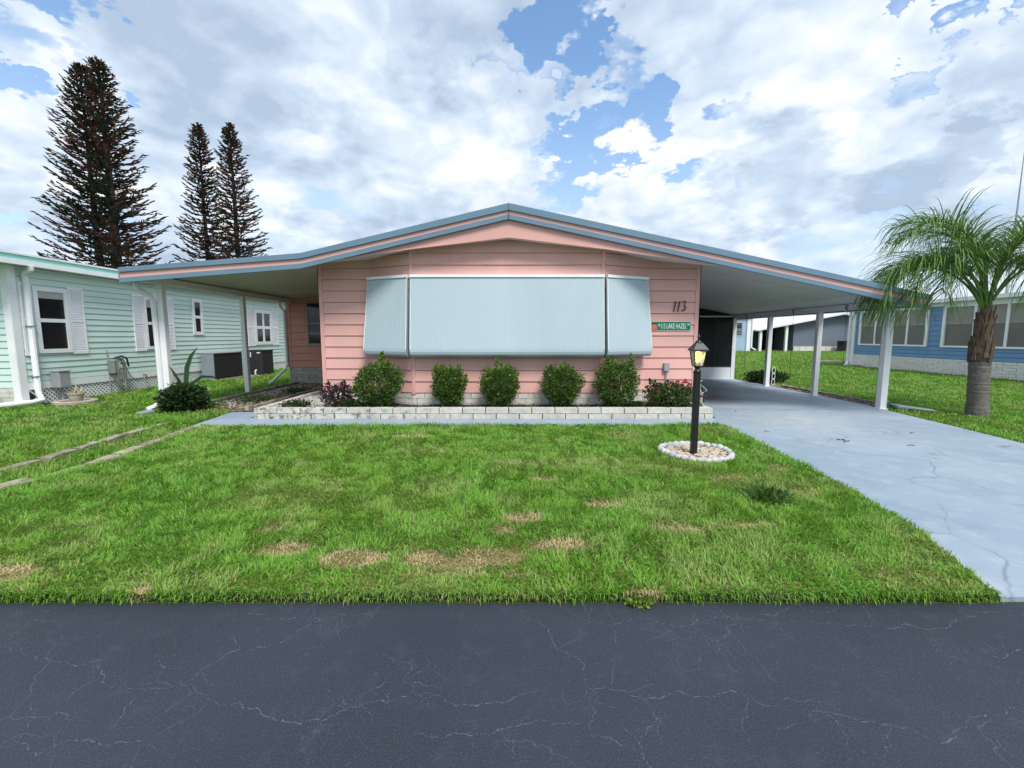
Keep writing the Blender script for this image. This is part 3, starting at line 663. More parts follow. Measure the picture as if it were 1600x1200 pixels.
plate(leaf(2.845, 1.750, .5, .028, .012), SY - .0045, .003, 'emblem_leaf', LEAFG, sg)
for i in range(5):
    plate(leaf(2.902 + .016 * math.cos(i * 1.257), 1.715 + .016 * math.sin(i * 1.257), i * 1.257, .018, .007), SY - .0045, .003, 'emblem_petal', PALEG, sg)
plate(leaf(2.918, 1.690, -.9, .022, .006), SY - .0045, .003, 'emblem_leaf', PALEG, sg)

# ------------------------------------------------------------------ planter in front of the house
PLT = thing('planter', (-.5, 7.6, 0), 'low two-course planter of weathered white blocks below the awnings', 'planter')
PF = Fr((-4.57, 7.6), (3.56, 7.6), (0, -1)); PL_ = Fr((-4.57, 11.5), (-4.57, 7.6), (-1, 0)); PR = Fr((3.56, 7.6), (3.56, 8.66), (1, 0))
BASEB = pmat('white_base_block', (.74, .725, .68), .85, .08, 14, .5, 70, .05, stain=((.45, .43, .38), 7, .56, .75, .6))
BLOCKP = pmat('planter_block', (.54, .52, .455), .85, .10, 14, .6, 70, .07)
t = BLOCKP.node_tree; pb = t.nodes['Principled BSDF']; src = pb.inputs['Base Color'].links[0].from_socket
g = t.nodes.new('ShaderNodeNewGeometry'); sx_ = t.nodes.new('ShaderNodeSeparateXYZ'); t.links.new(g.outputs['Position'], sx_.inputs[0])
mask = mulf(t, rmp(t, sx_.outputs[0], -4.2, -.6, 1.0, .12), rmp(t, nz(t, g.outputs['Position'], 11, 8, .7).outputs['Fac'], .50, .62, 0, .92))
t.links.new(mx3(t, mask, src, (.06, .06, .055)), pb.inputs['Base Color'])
for kk in range(2):
    z0 = .034 + .098 * kk
    block_course(PLT, PF, 0, PF.L, z0, z0 + .098, .41, .15, -.08, BLOCKP, (.22, .0)[kk], 'block')
    block_course(PLT, PL_, 0, PL_.L - .16, z0, z0 + .098, .41, .15, -.08, BLOCKP, (.0, .2)[kk], 'block')
    block_course(PLT, PR, .16, PR.L, z0, z0 + .098, .41, .15, -.08, BLOCKP, (.2, .0)[kk], 'block')
mb = MB(); mb.box(-4.55, 3.54, 7.63, 7.73, .033, .218); mb.box(-4.54, -4.44, 7.73, 11.5, .033, .218); mb.box(3.43, 3.53, 7.73, 8.65, .033, .218); mb.build('mortar', GROUT, PLT)
# bed filling: mulch on the right, bleached gravel to the left
def lumpy(name, poly_x, poly_y, z, amp, nx, ny, mat, kind, inside=None, seed=0):
    xs = np.linspace(*poly_x, nx); ys = np.linspace(*poly_y, ny); X, Y = np.meshgrid(xs, ys)
    Z = z + amp * (fbm(X, Y, 6, seed, 4) - .5) * 2
    mb = MB(); mb.v = [tuple(q) for q in np.stack([X.ravel(), Y.ravel(), Z.ravel()], 1)]
    for j in range(ny - 1):
        for i in range(nx - 1):
            if inside and not inside((xs[i] + xs[i + 1]) / 2, (ys[j] + ys[j + 1]) / 2): continue
            a = j * nx + i; mb.f.append((a, a + 1, a + nx + 1, a + nx))
    mb.sm = True; return tag(mb.build(name, mat), kind=kind)
lumpy('mulch_bed', (-3.6, 3.45), (7.72, 8.72), .185, .018, 140, 22, SOIL, 'structure')
lumpy('gravel_bed', (-4.46, -3.78), (7.72, 11.4), .19, .012, 20, 70, GRAVEL, 'structure')

def pebbles(name, pts, rmin, rmax, mats, kind='stuff'):
    out = []
    ico = bmesh.new(); bmesh.ops.create_icosphere(ico, subdivisions=1, radius=1); bv = np.array([v.co[:] for v in ico.verts]); bf = [tuple(v.index for v in f.verts) for f in ico.faces]; ico.free()
    for mi, mat in enumerate(mats):
        mb = MB(); mb.sm = True
        for i, (x, y, z) in enumerate(pts):
            if i % len(mats) != mi: continue
            r = random.uniform(rmin, rmax); sc = np.array([r * random.uniform(.8, 1.4), r * random.uniform(.8, 1.3), r * random.uniform(.45, .75)])
            a = random.uniform(0, 6.28); v = bv * sc * (1 + np.array([[random.uniform(-.14, .14)] for _ in bv])); ca, sa = math.cos(a), math.sin(a)
            v = np.stack([v[:, 0] * ca - v[:, 1] * sa + x, v[:, 0] * sa + v[:, 1] * ca + y, v[:, 2] + z], 1)
            mb.add(v.tolist(), bf)
        out.append(tag(mb.build(name, mat), kind=kind))
    return out
pebbles('bed_gravel', [(random.uniform(-4.44, -3.3), random.uniform(7.75, 9.4), .20) for _ in range(1100)], .010, .024, [GRAVEL, STONE])
pebbles('mulch_chips', [(random.uniform(-3.6, 3.4), random.uniform(7.74, 8.2), .20) for _ in range(900)], .008, .022, [SOIL, DIRT, SOIL])

# ------------------------------------------------------------------ mint house on the left
MH = thing('manufactured_house', (-14, 9.14, 0), 'pale mint sided house with white shutters and a lattice skirt, left of the pink house', 'house')
MX = -10.4
MB().box(-18, MX - .012, 9.16, 24, .0, 2.96).build('wall', MINT, MH)
FM = Fr((MX, 9.14), (MX, 24), (1, 0)); FMF = Fr((-18, 9.14), (MX, 9.14), (0, -1))
planks(MH, FM, 0, 14.86, .50, 2.96, .14, MINT, lap=.018, gap=.011)
planks(MH, FMF, 4.4, FMF.L, .40, 2.96, .14, MINT, lap=.018, gap=.011)
for kk in range(4): block_course(MH, FMF, 5.6, FMF.L - .1, .40 - .1 * (kk + 1), .40 - .1 * kk, .4, .1, -.02, BLOCK, (kk % 2) * .2, 'stone_block')
MB().lbox(FM, -.02, .13, .05, 2.96, -.02, .03).build('corner_board', WHITE, MH)
MB().lbox(FMF, FMF.L - .12, FMF.L + .02, .05, 2.96, -.02, .031).build('corner_board', WHITE, MH)
MB().lbox(FM, .13, 14.86, .345, .50, -.02, .030).build('skirt_board', WHITE, MH)
EX = -10.12
MB().box(EX - .03, EX, 8.4, 24.3, 3.065, 3.15).build('fascia', MINTF, MH)
MB().box(EX - .03, EX + .02, 8.4, 24.3, 3.155, 3.195).build('roof_edge', WHITE, MH)
MB().box(EX - .03, EX + .03, 8.4, 24.3, 2.955, 3.06).build('gutter', WHITE, MH)
MB().box(MX - .02, EX - .035, 8.4, 24.3, 2.965, 2.985).build('soffit', WHITE, MH)
MB().prism([(EX - .005, 8.4, 3.155), (-14.2, 8.4, 3.50), (-18.3, 8.4, 3.155)], [(EX - .005, 24.3, 3.155), (-14.2, 24.3, 3.50), (-18.3, 24.3, 3.155)]).build('roof', ROOFW, MH)
MB().box(-18.3, EX - .035, 8.42, 8.45, 2.99, 3.15).build('front_fascia', MINTF, MH)
# lattice skirt, its dark backing, and the solid skirt farther back
MB().lbox(FM, .13, 6.3, .0, .345, -.06, -.009).build('skirt_shade_backing', DARK, MH)  # solid backing, coloured dark for the shade behind the lattice
mb = MB(); pz = .098
def slat(u0, s_):
    h = .335; a, c = (u0, .01), (u0 + s_ * h, .345); w = .024
    d = -.006 if s_ > 0 else .001
    mb.hexa([FM(a[0] - w, a[1], d), FM(a[0] + w, a[1], d), FM(a[0] + w, a[1], d + .006), FM(a[0] - w, a[1], d + .006)], [FM(c[0] - w, c[1], d), FM(c[0] + w, c[1], d), FM(c[0] + w, c[1], d + .006), FM(c[0] - w, c[1], d + .006)])
u = .15
while u < 5.9:
    slat(u, 1); slat(u + .335, -1); u += pz
mb.build('lattice', WHITE, MH)['kind'] = 'stuff'
MB().lbox(FM, 6.3, 14.86, .0, .36, -.03, .01).build('solid_skirt', ROOFW, MH)
def shutter(parent, fr, u0, u1, z0, z1):
    s_ = MB().lbox(fr, u0, u0 + .04, z0, z1, .0, .04).lbox(fr, u1 - .04, u1, z0, z1, .0, .04).lbox(fr, u0 + .04, u1 - .04, z0, z0 + .06, .0, .038).lbox(fr, u0 + .04, u1 - .04, z1 - .06, z1, .0, .038).lbox(fr, u0 + .04, u1 - .04, (z0 + z1) / 2 - .03, (z0 + z1) / 2 + .03, .0, .038).build('shutter', WHITE, parent)
    l = MB(); n = int((z1 - z0 - .12) / .042)
    for i in range(n):
        z = z0 + .065 + i * .042
        l.hexa([fr(u0 + .04, z, .032), fr(u1 - .04, z, .032), fr(u1 - .04, z, .036), fr(u0 + .04, z, .036)], [fr(u0 + .04, z + .04, .014), fr(u1 - .04, z + .04, .014), fr(u1 - .04, z + .04, .018), fr(u0 + .04, z + .04, .018)])
    l.build('louvre', WHITE, s_)
off = 9.14
window(MH, FM, 9.56 - off, 10.30 - off, 1.12, 2.57, 1, 2, .09, WHITE, .12)
shutter(MH, FM, 9.30 - off, 9.545 - off, 1.08, 2.63); shutter(MH, FM, 10.315 - off, 10.68 - off, 1.08, 2.63)
window(MH, FM, 12.40 - off, 13.06 - off, 1.12, 2.60, 1, 2, .085, WHITE, .16)
shutter(MH, FM, 12.05 - off, 12.385 - off, 1.08, 2.64); shutter(MH, FM, 13.075 - off, 13.48 - off, 1.08, 2.64)
window(MH, FM, 14.28 - off, 14.74 - off, 1.54, 2.70, 1, 2, .10, WHITE)
window(MH, FM, 17.69 - off, 18.93 - off, 1.14, 2.56, 2, 2, .13, WHITE)
shutter(MH, FM, 17.22 - off, 17.67 - off, 1.1, 2.60); shutter(MH, FM, 18.95 - off, 19.45 - off, 1.1, 2.60)
spout([(EX, 9.36, 2.95), (EX, 9.36, 2.90), (MX + .09, 9.40, 2.80), (MX + .07, 9.42, 2.7), (MX + .07, 9.42, .30), (MX + .1, 9.40, .22), (MX + .2, 9.36, .12), (MX + .16, 9.2, .09), (MX - .2, 8.85, .07), (-11.6, 8.3, .06)], .055, WHITE, MH)
mb = MB()
for z in (.62, 1.7): MB().lbox(FM, .21, .35, z, z + .02, .0, .128).build('spout_strap', GREYBOX, MH)

# things along the mint wall
t_ = thing('utility_box', (MX + .16, 9.85, 0), 'grey utility box on a short pole before the lattice skirt', 'utility box')
MB().box(MX + .06, MX + .26, 9.70, 9.97, .33, .70).build('cabinet', GREYBOX, t_, bevel=.02)
MB().box(MX + .05, MX + .275, 9.69, 9.98, .70, .725).build('lid', GREYBOX, t_, bevel=.006)
MB().tube([(MX + .15, 9.84, 0), (MX + .15, 9.84, .33)], .022, 8).build('pole', GREYBOX, t_)
t_ = thing('hose_reel', (MX + .1, 11.3, 0), 'grey garden hose coiled on a wall hanger of the mint house', 'hose')
MB().box(MX + .005, MX + .19, 11.14, 11.34, .52, .90).build('hanger', HOSE, t_, bevel=.03)
MB().tube([(MX + .03, 11.16, .02), (MX + .03, 11.16, 1.14)], .014, 6).build('stake', GREYBOX, t_)
pts = []
for i in range(150):
    a = i * .30; rr = .20 + .035 * math.sin(i * .37) + random.uniform(-.008, .008)
    pts.append((MX + .12 + .09 * (i / 150) + .018 * math.sin(i * .9), 11.36 + rr * .55 * math.cos(a), .58 + rr * 1.55 * math.sin(a) - .10 * (math.sin(a) < 0)))
MB().tube(pts, .012, 6).build('hose_coil', HOSE, t_)
MB().tube([(MX + .2, 11.45, .75), (MX + .2, 11.6, .42), (MX + .18, 11.9, .25), (MX + .1, 12.15, .30), (MX + .06, 12.2, .42)], .011, 6).build('hose_tail', HOSE, t_)
MB().tube([(MX + .02, 12.2, .42), (MX + .10, 12.2, .42), (MX + .12, 12.2, .36)], .016, 6).build('tap', BOOT, t_)
MB().tube([(MX + .15, 11.22, .93), (MX + .22, 11.36, .98), (MX + .24, 11.48, .92), (MX + .24, 11.52, .7)], .022, 8).build('hose_nozzle', BLACK, t_)
t_ = thing('flower_pot', (-9.72, 9.62, 0), 'small pale pot with a dried plant on a concrete ring by the lattice', 'pot')
MB().lathe((-9.72, 9.62, .04), [(.0, .0), (.09, .0), (.125, .09), (.135, .17), (.15, .175), (.15, .205), (.125, .205), (.115, .16), (0, .155)], 16).build('pot', POT, t_)
mb = MB()
for i in range(26):
    a = random.uniform(0, 6.28); r = random.uniform(.03, .16); z1 = .26 + random.uniform(.0, .14)
    p0 = Vector((-9.72 + .05 * math.cos(a), 9.62 + .05 * math.sin(a), .2)); p1 = Vector((-9.72 + r * 1.3 * math.cos(a), 9.62 + r * 1.3 * math.sin(a), z1)); s_ = Vector((-math.sin(a), math.cos(a), 0)) * .012
    mb.quad(p0 - s_, p0 + s_, p1 + s_ * .5, p1 - s_ * .5)
mb.build('plant', SANDST, t_)
t_ = MB().lathe((-9.85, 9.72, .0), [(.38, .0), (.38, .05), (.36, .065), (.28, .065), (.26, .05), (.26, .0)], 24).build('tree_ring', CONC)
tag(t_, 'low concrete ring in the grass under the small pot', 'tree ring')
# air conditioners
def condenser(x0, x1, y0, y1, h, label, lateral):
    t_ = thing('air_conditioner', ((x0 + x1) / 2, y0, 0), label, 'air conditioner', 'air conditioners by the mint house')
    MB().box(x0 - .03, x1 + .03, y0 - .03, y1 + .03, .0, .05).build('pad', CONC, t_)
    front = GREYAC if lateral else DARK
    MB().box(x0 + .01, x1 - .02, y0 + .01, y1 - .02, .05, h - .03).build('core', BLACK, t_)
    MB().box(x0, x1 - .015, y0, y0 + .02, .05, h - .03).build('front_panel', front, t_, bevel=.004)
    MB().box(x0 - .01, x1 + .01, y0 - .01, y1 + .01, h - .03, h).build('top_cover', front, t_, bevel=.006)
    mb = MB()
    n = int((y1 - y0) / .05)
    for i in range(n):
        y = y0 + .03 + i * (y1 - y0 - .05) / n
        mb.box(x1 - .03, x1 - .004, y, y + .016, .06, h - .032)
    for i in range(2):
        z = .1 + i * (h - .16); mb.box(x1 - .02, x1, y0 + .022, y1 - .02, z, z + .014)
    mb.build('side_grille', DARK, t_)
    return t_
condenser(-10.30, -9.86, 14.40, 15.95, .94, 'long packaged air conditioner with grey end and dark ribbed side by the mint wall', True)
ac = condenser(-9.86, -9.27, 16.2, 16.95, .98, 'smaller dark air conditioner behind the white carport post', False)
MB().box(-9.74, -9.70, 16.19, 16.198, .72, .90).build('rating_plate', SIGNW, ac); MB().box(-9.48, -9.36, 16.19, 16.198, .86, .90).build('badge', SIGNW, ac)
MB().tube([(-9.55, 16.15, .06), (-9.55, 16.15, .2), (-9.55, 16.22, .24)], .03, 8).build('pipe', ROOFW, ac)

# ------------------------------------------------------------------ blue house on the right
BH = thing('manufactured_house', (21, 14, 0), 'blue house with a row of wide porch windows over white block, beyond the palm', 'house')
MB().box(17.03, 25, 6.2, 21.78, .0, 2.86).build('wall', BLUEH, BH)
FB = Fr((17, 21.8), (17, 6.0), (-1, 0))
for kk in range(6): block_course(BH, FB, .05, 12.4, .60 - .1 * (kk + 1), .60 - .1 * kk, .42, .1, -.03, BASEB, (kk % 2) * .2, 'base_block')
planks(BH, FB, 0, 15.8, .60, 1.10, .16, BLUEH, lap=.018)
planks(BH, FB, 3.95, 4.5, 1.10, 2.7, .2, BLUEH, lap=.018)
planks(BH, FB, 0, .35, 1.10, 2.7, .2, BLUEH, lap=.018)
planks(BH, FB, 10.2, 15.8, 1.10, 2.7, .2, BLUEH, lap=.018)
MB().lbox(FB, -.02, 15.8, 2.66, 2.80, -.02, .05).build('header_board', WHITE, BH)
MB().lbox(FB, -.3, 15.8, 2.80, 2.93, -.02, .30).build('eave_fascia', WHITE, BH)
MB().prism([(16.7, 22.1, 2.935), (21, 22.1, 3.25), (25.3, 22.1, 2.935)], [(16.7, 6, 2.935), (21, 6, 3.25), (25.3, 6, 2.935)]).build('roof', ROOFW, BH)
SUNR = pmat('porch_shade', (.15, .14, .13), .35, .12, 2); SUNP = pmat('porch_blind', (.27, .26, .235), .6, .1, 3)
def porch(u0, u1, n):
    w = MB().lbox(FB, u0, u0 + .12, 1.06, 2.66, -.01, .06).lbox(FB, u1 - .12, u1, 1.06, 2.66, -.01, .06).lbox(FB, u0 + .12, u1 - .12, 1.06, 1.13, -.01, .056).lbox(FB, u0 + .12, u1 - .12, 2.6, 2.66, -.01, .056).build('window_frame', WHITE, BH)
    a0 = u0 + .12; st = (u1 - u0 - .24) / n
    for i in range(n):
        a = a0 + st * i; c = a + st
        if i: MB().lbox(FB, a - .045, a + .045, 1.13, 2.6, -.01, .05).build('mullion', WHITE, w)
        MB().lbox(FB, a + .045, c - .045, 1.13, 1.95, .012, .02).build('pane', SUNR, w)
        MB().lbox(FB, a + .045, c - .045, 1.99, 2.6, .012, .02).build('pane', SUNP, w)
        MB().lbox(FB, a + .045, c - .045, 1.95, 1.99, .01, .03).build('sash_rail', GREYBOX, w)
porch(.38, 3.92, 4); porch(4.5, 10.1, 5)
MB().lbox(FB, -.06, .14, .0, 2.8, .0, .07).build('corner_board', WHITE, BH)
spout([(16.72, 21.9, 2.80), (16.85, 21.9, 2.66), (16.88, 21.92, 2.55), (16.88, 21.92, .25), (16.7, 21.7, .1), (16.4, 21.4, .08)], .06, WHITE, BH)
t_ = MB().tube([(17.9, 16.0, 2.95), (17.9, 16.0, 5.6), (17.9, 16.0, 7.9)], [.045, .03, .012], 8).build('antenna_mast', GREYBOX); tag(t_, 'thin tall mast rising above the blue house behind the palm', 'mast')
t_ = thing('tree_ring', (17.6, 23.6, 0), 'low ring of edging with dark soil at the corner of the blue house', 'tree ring')
MB().lathe((17.6, 23.6, .0), [(1.0, .0), (1.0, .10), (.96, .13), (.86, .13), (.84, .08)], 28).build('ring', CONC, t_)
MB().lathe((17.6, 23.6, .06), [(.0, .03), (.5, .02), (.85, .0)], 20).build('soil', SOIL, t_)
t_ = MB().box(16.3, 17.1, 21.15, 21.5, .03, .10).build('splash_block', CONC, bevel=.02); tag(t_, 'pale flat splash block under the blue house downspout', 'splash block')

# ------------------------------------------------------------------ houses far behind
LH = thing('manufactured_house', (19, 42, 0), 'pale blue sided house seen under the right carport roof', 'house')
MB().box(14, 22.9, 42.02, 52, .0, 3.35).build('wall', LBLUE, LH)
FL = Fr((14, 42), (22.9, 42), (0, -1)); planks(LH, FL, 5.0, 8.9, .55, 3.35, .2, LBLUE, lap=.025)
MB().lbox(FL, 5.0, 8.9, .05, .55, -.01, .02).build('skirt', LBLUE, LH)
window(LH, FL, 7.05, 8.05, 1.5, 2.8, 1, 2, .08, GREYBOX); window(LH, FL, 6.9, 7.5, .6, 1.2, 1, 1, .06, GREYBOX)
MB().lbox(FL, 8.5, 8.92, .0, 3.35, -.02, .06).build('corner_board', WHITE, LH)
MB().box(13.8, 23.2, 41.7, 52, 3.35, 3.6).build('roof_edge', ROOFW, LH)
MB().tube([(22.95, 41.9, 3.3), (22.95, 41.9, .4), (23.25, 41.6, .15)], .08, 6).build('downspout', WHITE, LH)
GH = thing('manufactured_house', (30, 42, 0), 'slate grey gabled house with a white roof edge behind the right lawn', 'house')
MB().prism([(27.0, 42, .0), (36.5, 42, .0), (36.5, 42, 2.75), (31.3, 42, 3.5), (27.0, 42, 2.62)], [(27.0, 56, .0), (36.5, 56, .0), (36.5, 56, 2.75), (31.3, 56, 3.5), (27.0, 56, 2.62)]).build('wall', GREYH, GH)
def rp(a, c, y0, y1, th, name, mat): return MB().prism([(a[0], y0, a[1]), (c[0], y0, c[1]), (c[0], y0, c[1] + th), (a[0], y0, a[1] + th)], [(a[0], y1, a[1]), (c[0], y1, c[1]), (c[0], y1, c[1] + th), (a[0], y1, a[1] + th)]).build(name, mat, GH)
rp((31.3, 3.51), (37.5, 2.62), 41.4, 56.5, .14, 'roof', ROOFW); rp((23.2, 1.95), (31.3, 3.51), 41.4, 56.5, .14, 'roof', ROOFW)
MB().box(26.0, 26.95, 45, 55, .0, 2.4).build('recess_shade', BLACK, GH)  # solid black block, painted in as the shade of the carport opening
MB().box(23.4, 26.0, 46, 55, .0, 2.05).build('shed_wall', GREYH, GH)
for x in (23.55, 26.0): MB().box(x, x + .22, 41.6, 41.82, .0, 1.95 + (x - 23.2) * .19).build('post', WHITE, GH)
for x in np.arange(27.0, 36.4, .62): MB().box(x + .01, x + .60, 41.9, 41.985, .02, .5).build('base_block', BLOCK, GH)
rp((23.0, 3.0), (34.0, 4.2), 56.6, 62, .6, 'rear_roof', ROOFW)
GA = thing('air_conditioner', (31.6, 41.2, 0), 'dark air conditioner on the grass against the slate grey house', 'air conditioner')
MB().box(30.9, 32.4, 40.7, 41.5, .05, 1.0).build('core', BLACK, GA)
mb = MB()
for i in range(9): mb.box(30.88, 32.42, 40.66, 40.7, .1 + i * .1, .14 + i * .1)
mb.build('side_grille', DARK, GA); MB().box(30.86, 32.44, 40.64, 41.54, 1.0, 1.05).build('top_cover', DARK, GA); MB().box(32.0, 32.1, 40.63, 40.658, .55, .85).build('rating_plate', SIGNW, GA)

# ------------------------------------------------------------------ lamp post and its stone ring
LP = thing('lamp_post', (2.22, 5.2, 0), 'black wooden lamp post with a lit lantern standing in the stone ring', 'lamp post')
cx, cy = 2.22, 5.2
MB().box(cx - .034, cx + .034, cy - .034, cy + .034, .0, 1.06).build('post', BLACK, LP, bevel=.006)
MB().lathe((cx, cy, 1.06), [(.046, .0), (.046, .02), (.032, .035), (.028, .055), (.042, .07), (.042, .08), (0, .08)], 12).build('collar', BLACK, LP)
# lantern: tapered four-sided cage
zb, zt_, rb, rt = 1.145, 1.325, .046, .070
crn = lambda r, z: [Vector((cx + sx * r, cy + sy * r, z)) for sx, sy in ((-1, -1), (1, -1), (1, 1), (-1, 1))]
mb = MB(); A, B_ = crn(rb, zb), crn(rt, zt_)
for i in range(4): mb.tube([A[i], B_[i]], .0055, 6)
for i in range(4): mb.tube([A[i], A[(i + 1) % 4]], .006, 6); mb.tube([B_[i], B_[(i + 1) % 4]], .006, 6)
mb.build('lantern_cage', BLACK, LP)
for i in range(4):
    q = [A[i], A[(i + 1) % 4], B_[(i + 1) % 4], B_[i]]; c_ = sum(q, Vector()) / 4; q = [c_ + (p - c_) * .93 for p in q]
    inn = [p + (Vector((cx, cy, p.z)) - p).normalized() * .003 for p in q]; MB().prism(q, inn).build('lantern_pane', LGLASS, LP)
mb = MB(); R0, R1, R2 = crn(.092, 1.325), crn(.088, 1.342), crn(.038, 1.415)
mb.hexa(R0, R1).hexa(R1, R2); mb.build('lantern_roof', BLACK, LP)
MB().lathe((cx, cy, 1.41), [(.045, .0), (.04, .02), (.025, .035), (.010, .045), (.012, .07), (.02, .08), (.012, .09), (.005, .115), (.0, .15)], 10).build('finial', BLACK, LP)
MB().lathe((cx, cy, 1.19), [(.0, .0), (.024, .0), (.034, .03), (.042, .07), (.042, .11), (.025, .125), (0, .13)], 14).build('bulb', BULB, LP)
MB().tube([(cx + .03, cy + .03, .78), (cx + .16, cy + .05, .76)], .011, 6).build('cross_arm', BLACK, LP)
RG = thing('stone_ring', (2.27, 5.25, 0), 'oval ring of whitewashed stones round the black lamp post', 'stone ring')
_st = []
for v_ in range(4):
    bm = bmesh.new(); bmesh.ops.create_icosphere(bm, subdivisions=2, radius=1)
    for v in bm.verts: v.co *= 1 + random.uniform(-.07, .07)
    me = bpy.data.meshes.new('stone'); bm.to_mesh(me); bm.free(); me.polygons.foreach_set('use_smooth', [True] * len(me.polygons)); me.materials.append(STONE); _st.append(me)
n = 30
for i in range(n):
    a = 2 * math.pi * i / n; rx, ry = .40, .42
    ox = .0 if not (60 < math.degrees(a) < 110) else 0
    x, y = 2.27 + rx * math.cos(a) * (1 + .04 * math.sin(3 * a)), 5.24 + ry * math.sin(a) * (1 - .14 * math.exp(-((math.degrees(a) - 95) / 28) ** 2))
    s_ = random.uniform(.8, 1.15)
    inst('stone', _st[i % 4], RG, (x, y, .085), (0, random.uniform(-.2, .2), a + math.pi / 2 + random.uniform(-.3, .3)), (.058 * s_, .040 * s_, .042 * s_))
sheet('ring_bed', [(2.27 + .385 * math.cos(i * .2618), 5.24 + .38 * math.sin(i * .2618)) for i in range(24)], .072, DIRT)
pp = []
for _ in range(420):
    a = random.uniform(0, 6.28); r = .37 * math.sqrt(random.random()); x, y = 2.27 + r * math.cos(a), 5.24 + r * math.sin(a)
    if abs(x - cx) < .06 and abs(y - cy) < .06: continue
    pp.append((x, y, .077))
pebbles('ring_gravel', pp, .012, .026, [STONE, SANDST, SANDST])

# ------------------------------------------------------------------ small things about the yard
DW = thing('driftwood', (3.36, 7.85, .2), 'bleached upright driftwood pieces on the right end of the planter', 'driftwood')
for i, (dx, dy, h, r) in enumerate(((0, 0, .50, .035), (.06, .02, .44, .03), (.10, -.03, .34, .022), (-.04, .05, .40, .02), (.13, .04, .40, .018))):
    pts = [(3.34 + dx + random.uniform(-.02, .02) * k_, 7.82 + dy, .2 + h * k_ / 5) for k_ in range(6)]; MB().tube(pts, [r * (1.1 - .14 * k_) for k_ in range(6)], 7).build('limb', WOOD, DW)
MB().tube([(3.43, 7.80, .22), (3.47, 7.78, .36), (3.50, 7.79, .46), (3.46, 7.8, .53)], .012, 6).build('limb', DARK, DW)
WI = thing('wire_ornament', (7.66, 12.7, 0), 'white looped wire ornament leaning on the farthest carport post', 'ornament')
for k_ in range(3):
    pts = [(7.66 + .045 * math.cos(a), 12.70, .16 + .17 * k_ + .10 * math.sin(a)) for a in np.linspace(0, 6.28, 14)]; MB().tube(pts, .009, 6).build('loop', WHITE, WI)
t_ = MB().hexa([(7.72, 8.62, .05), (8.25, 8.35, .03), (8.33, 8.58, .03), (7.80, 8.92, .05)], [(7.72, 8.62, .12), (8.25, 8.35, .06), (8.33, 8.58, .06), (7.80, 8.92, .12)]).build('splash_block', GREYAC, bevel=.015); tag(t_, 'grey green splash block at the foot of the nearest right carport post', 'splash block')
t_ = MB().hexa([(-7.15, 8.15, .03), (-6.98, 8.05, .03), (-6.86, 8.25, .03), (-7.03, 8.35, .03)], [(-7.15, 8.15, .06), (-6.98, 8.05, .06), (-6.86, 8.25, .09), (-7.03, 8.35, .09)]).build('splash_block', GREYAC, bevel=.01); tag(t_, 'small dark splash block under the left carport downspout', 'splash block')
for (y, zt2, lab) in ((9.75, .45, 'nearest'), (11.6, .35, 'middle'), (13.9, .5, 'farthest')):
    t_ = thing('hanging_cord', (7.42, y, 2.0), '%s of the three thin cords hanging from the right carport beam' % lab, 'cord', 'cords hanging from the right carport beam')
    MB().tube([(7.42, y, 2.07), (7.42, y, 1.2), (7.43, y, zt2)], .0045, 5).build('cord', DARK, t_)
    MB().tube([(7.42, y, 2.08), (7.38, y, 2.12), (7.40, y, 2.17), (7.46, y, 2.16), (7.47, y, 2.1)], .012, 6).build('hook', DARK, t_)
# old concrete edging in the left lawn and along the bed
PAVE = pmat('worn_paver', (.33, .285, .22), .95, .2, 6, .6, 60, .12, stain=((.09, .085, .05), 5, .45, .65, .85))
def pavers(label, pts, w, name='edging_path'):
    t_ = thing(name, (*pts[0], 0), label, 'edging')
    for (a, c) in zip(pts, pts[1:]):
        d = Vector((c[0] - a[0], c[1] - a[1])); n = max(1, round(d.length / .52))
        for i in range(n):
            q = Vector(a) + d * ((i + .5) / n); l = d.length / n * random.uniform(.82, .96)
            inst('paver', _vari(random.randrange(5), PAVE), t_, (q.x + random.uniform(-.03, .03), q.y, .040 + random.uniform(-.006, .010)), (random.uniform(-.02, .02), random.uniform(-.02, .02), math.atan2(d.y, d.x) + random.uniform(-.05, .05)), (l, w * random.uniform(.8, 1.1), .06))
    return t_
pavers('line of old concrete edging half sunk in the grass from the street to the blue slab', [(-4.92, 3.3), (-4.72, 4.75), (-4.82, 5.6), (-4.98, 6.85)], .23)
pavers('thin broken concrete edging in the grass nearer the mint house', [(-5.55, 4.5), (-5.52, 5.0), (-5.72, 6.3), (-5.8, 7.2)], .13)
def scallops(label, a, c, n, name='bed_edging'):
    t_ = thing(name, (*a, 0), label, 'edging'); a = Vector(a); c = Vector(c); d = c - a
    for i in range(n):
        q = a + d * ((i + .5) / n)
        inst('edging_brick', _vari(random.randrange(5), CONC), t_, (q.x, q.y, .055), (random.uniform(-.08, .08), random.uniform(-.06, .06), math.atan2(d.y, d.x)), (d.length / n * .95, .07, .11 * random.uniform(.8, 1.1)))
scallops('row of scalloped concrete edging beside the left planter wall', (-5.25, 8.5), (-5.2, 13.3), 24)
scallops('row of concrete edging between the bed and the left carport posts', (-6.55, 8.9), (-6.6, 13.4), 22)
scallops('row of pale edging along the right side of the driveway', (7.78, 9.1), (7.80, 12.5), 17)
lumpy('dirt_bed', (-6.5, -4.68), (8.4, 13.55), .03, .045, 36, 90, DIRT, 'structure', seed=5)
lumpy('dirt_strip', (7.6, 7.95), (9.0, 13.2), .03, .02, 10, 60, DIRT, 'structure', seed=6)
pebbles('bed_pebbles', [(random.uniform(-6.5, -5.3), random.uniform(8.6, 13.4), .05) for _ in range(420)], .012, .035, [GRAVEL, CONC, DIRT])
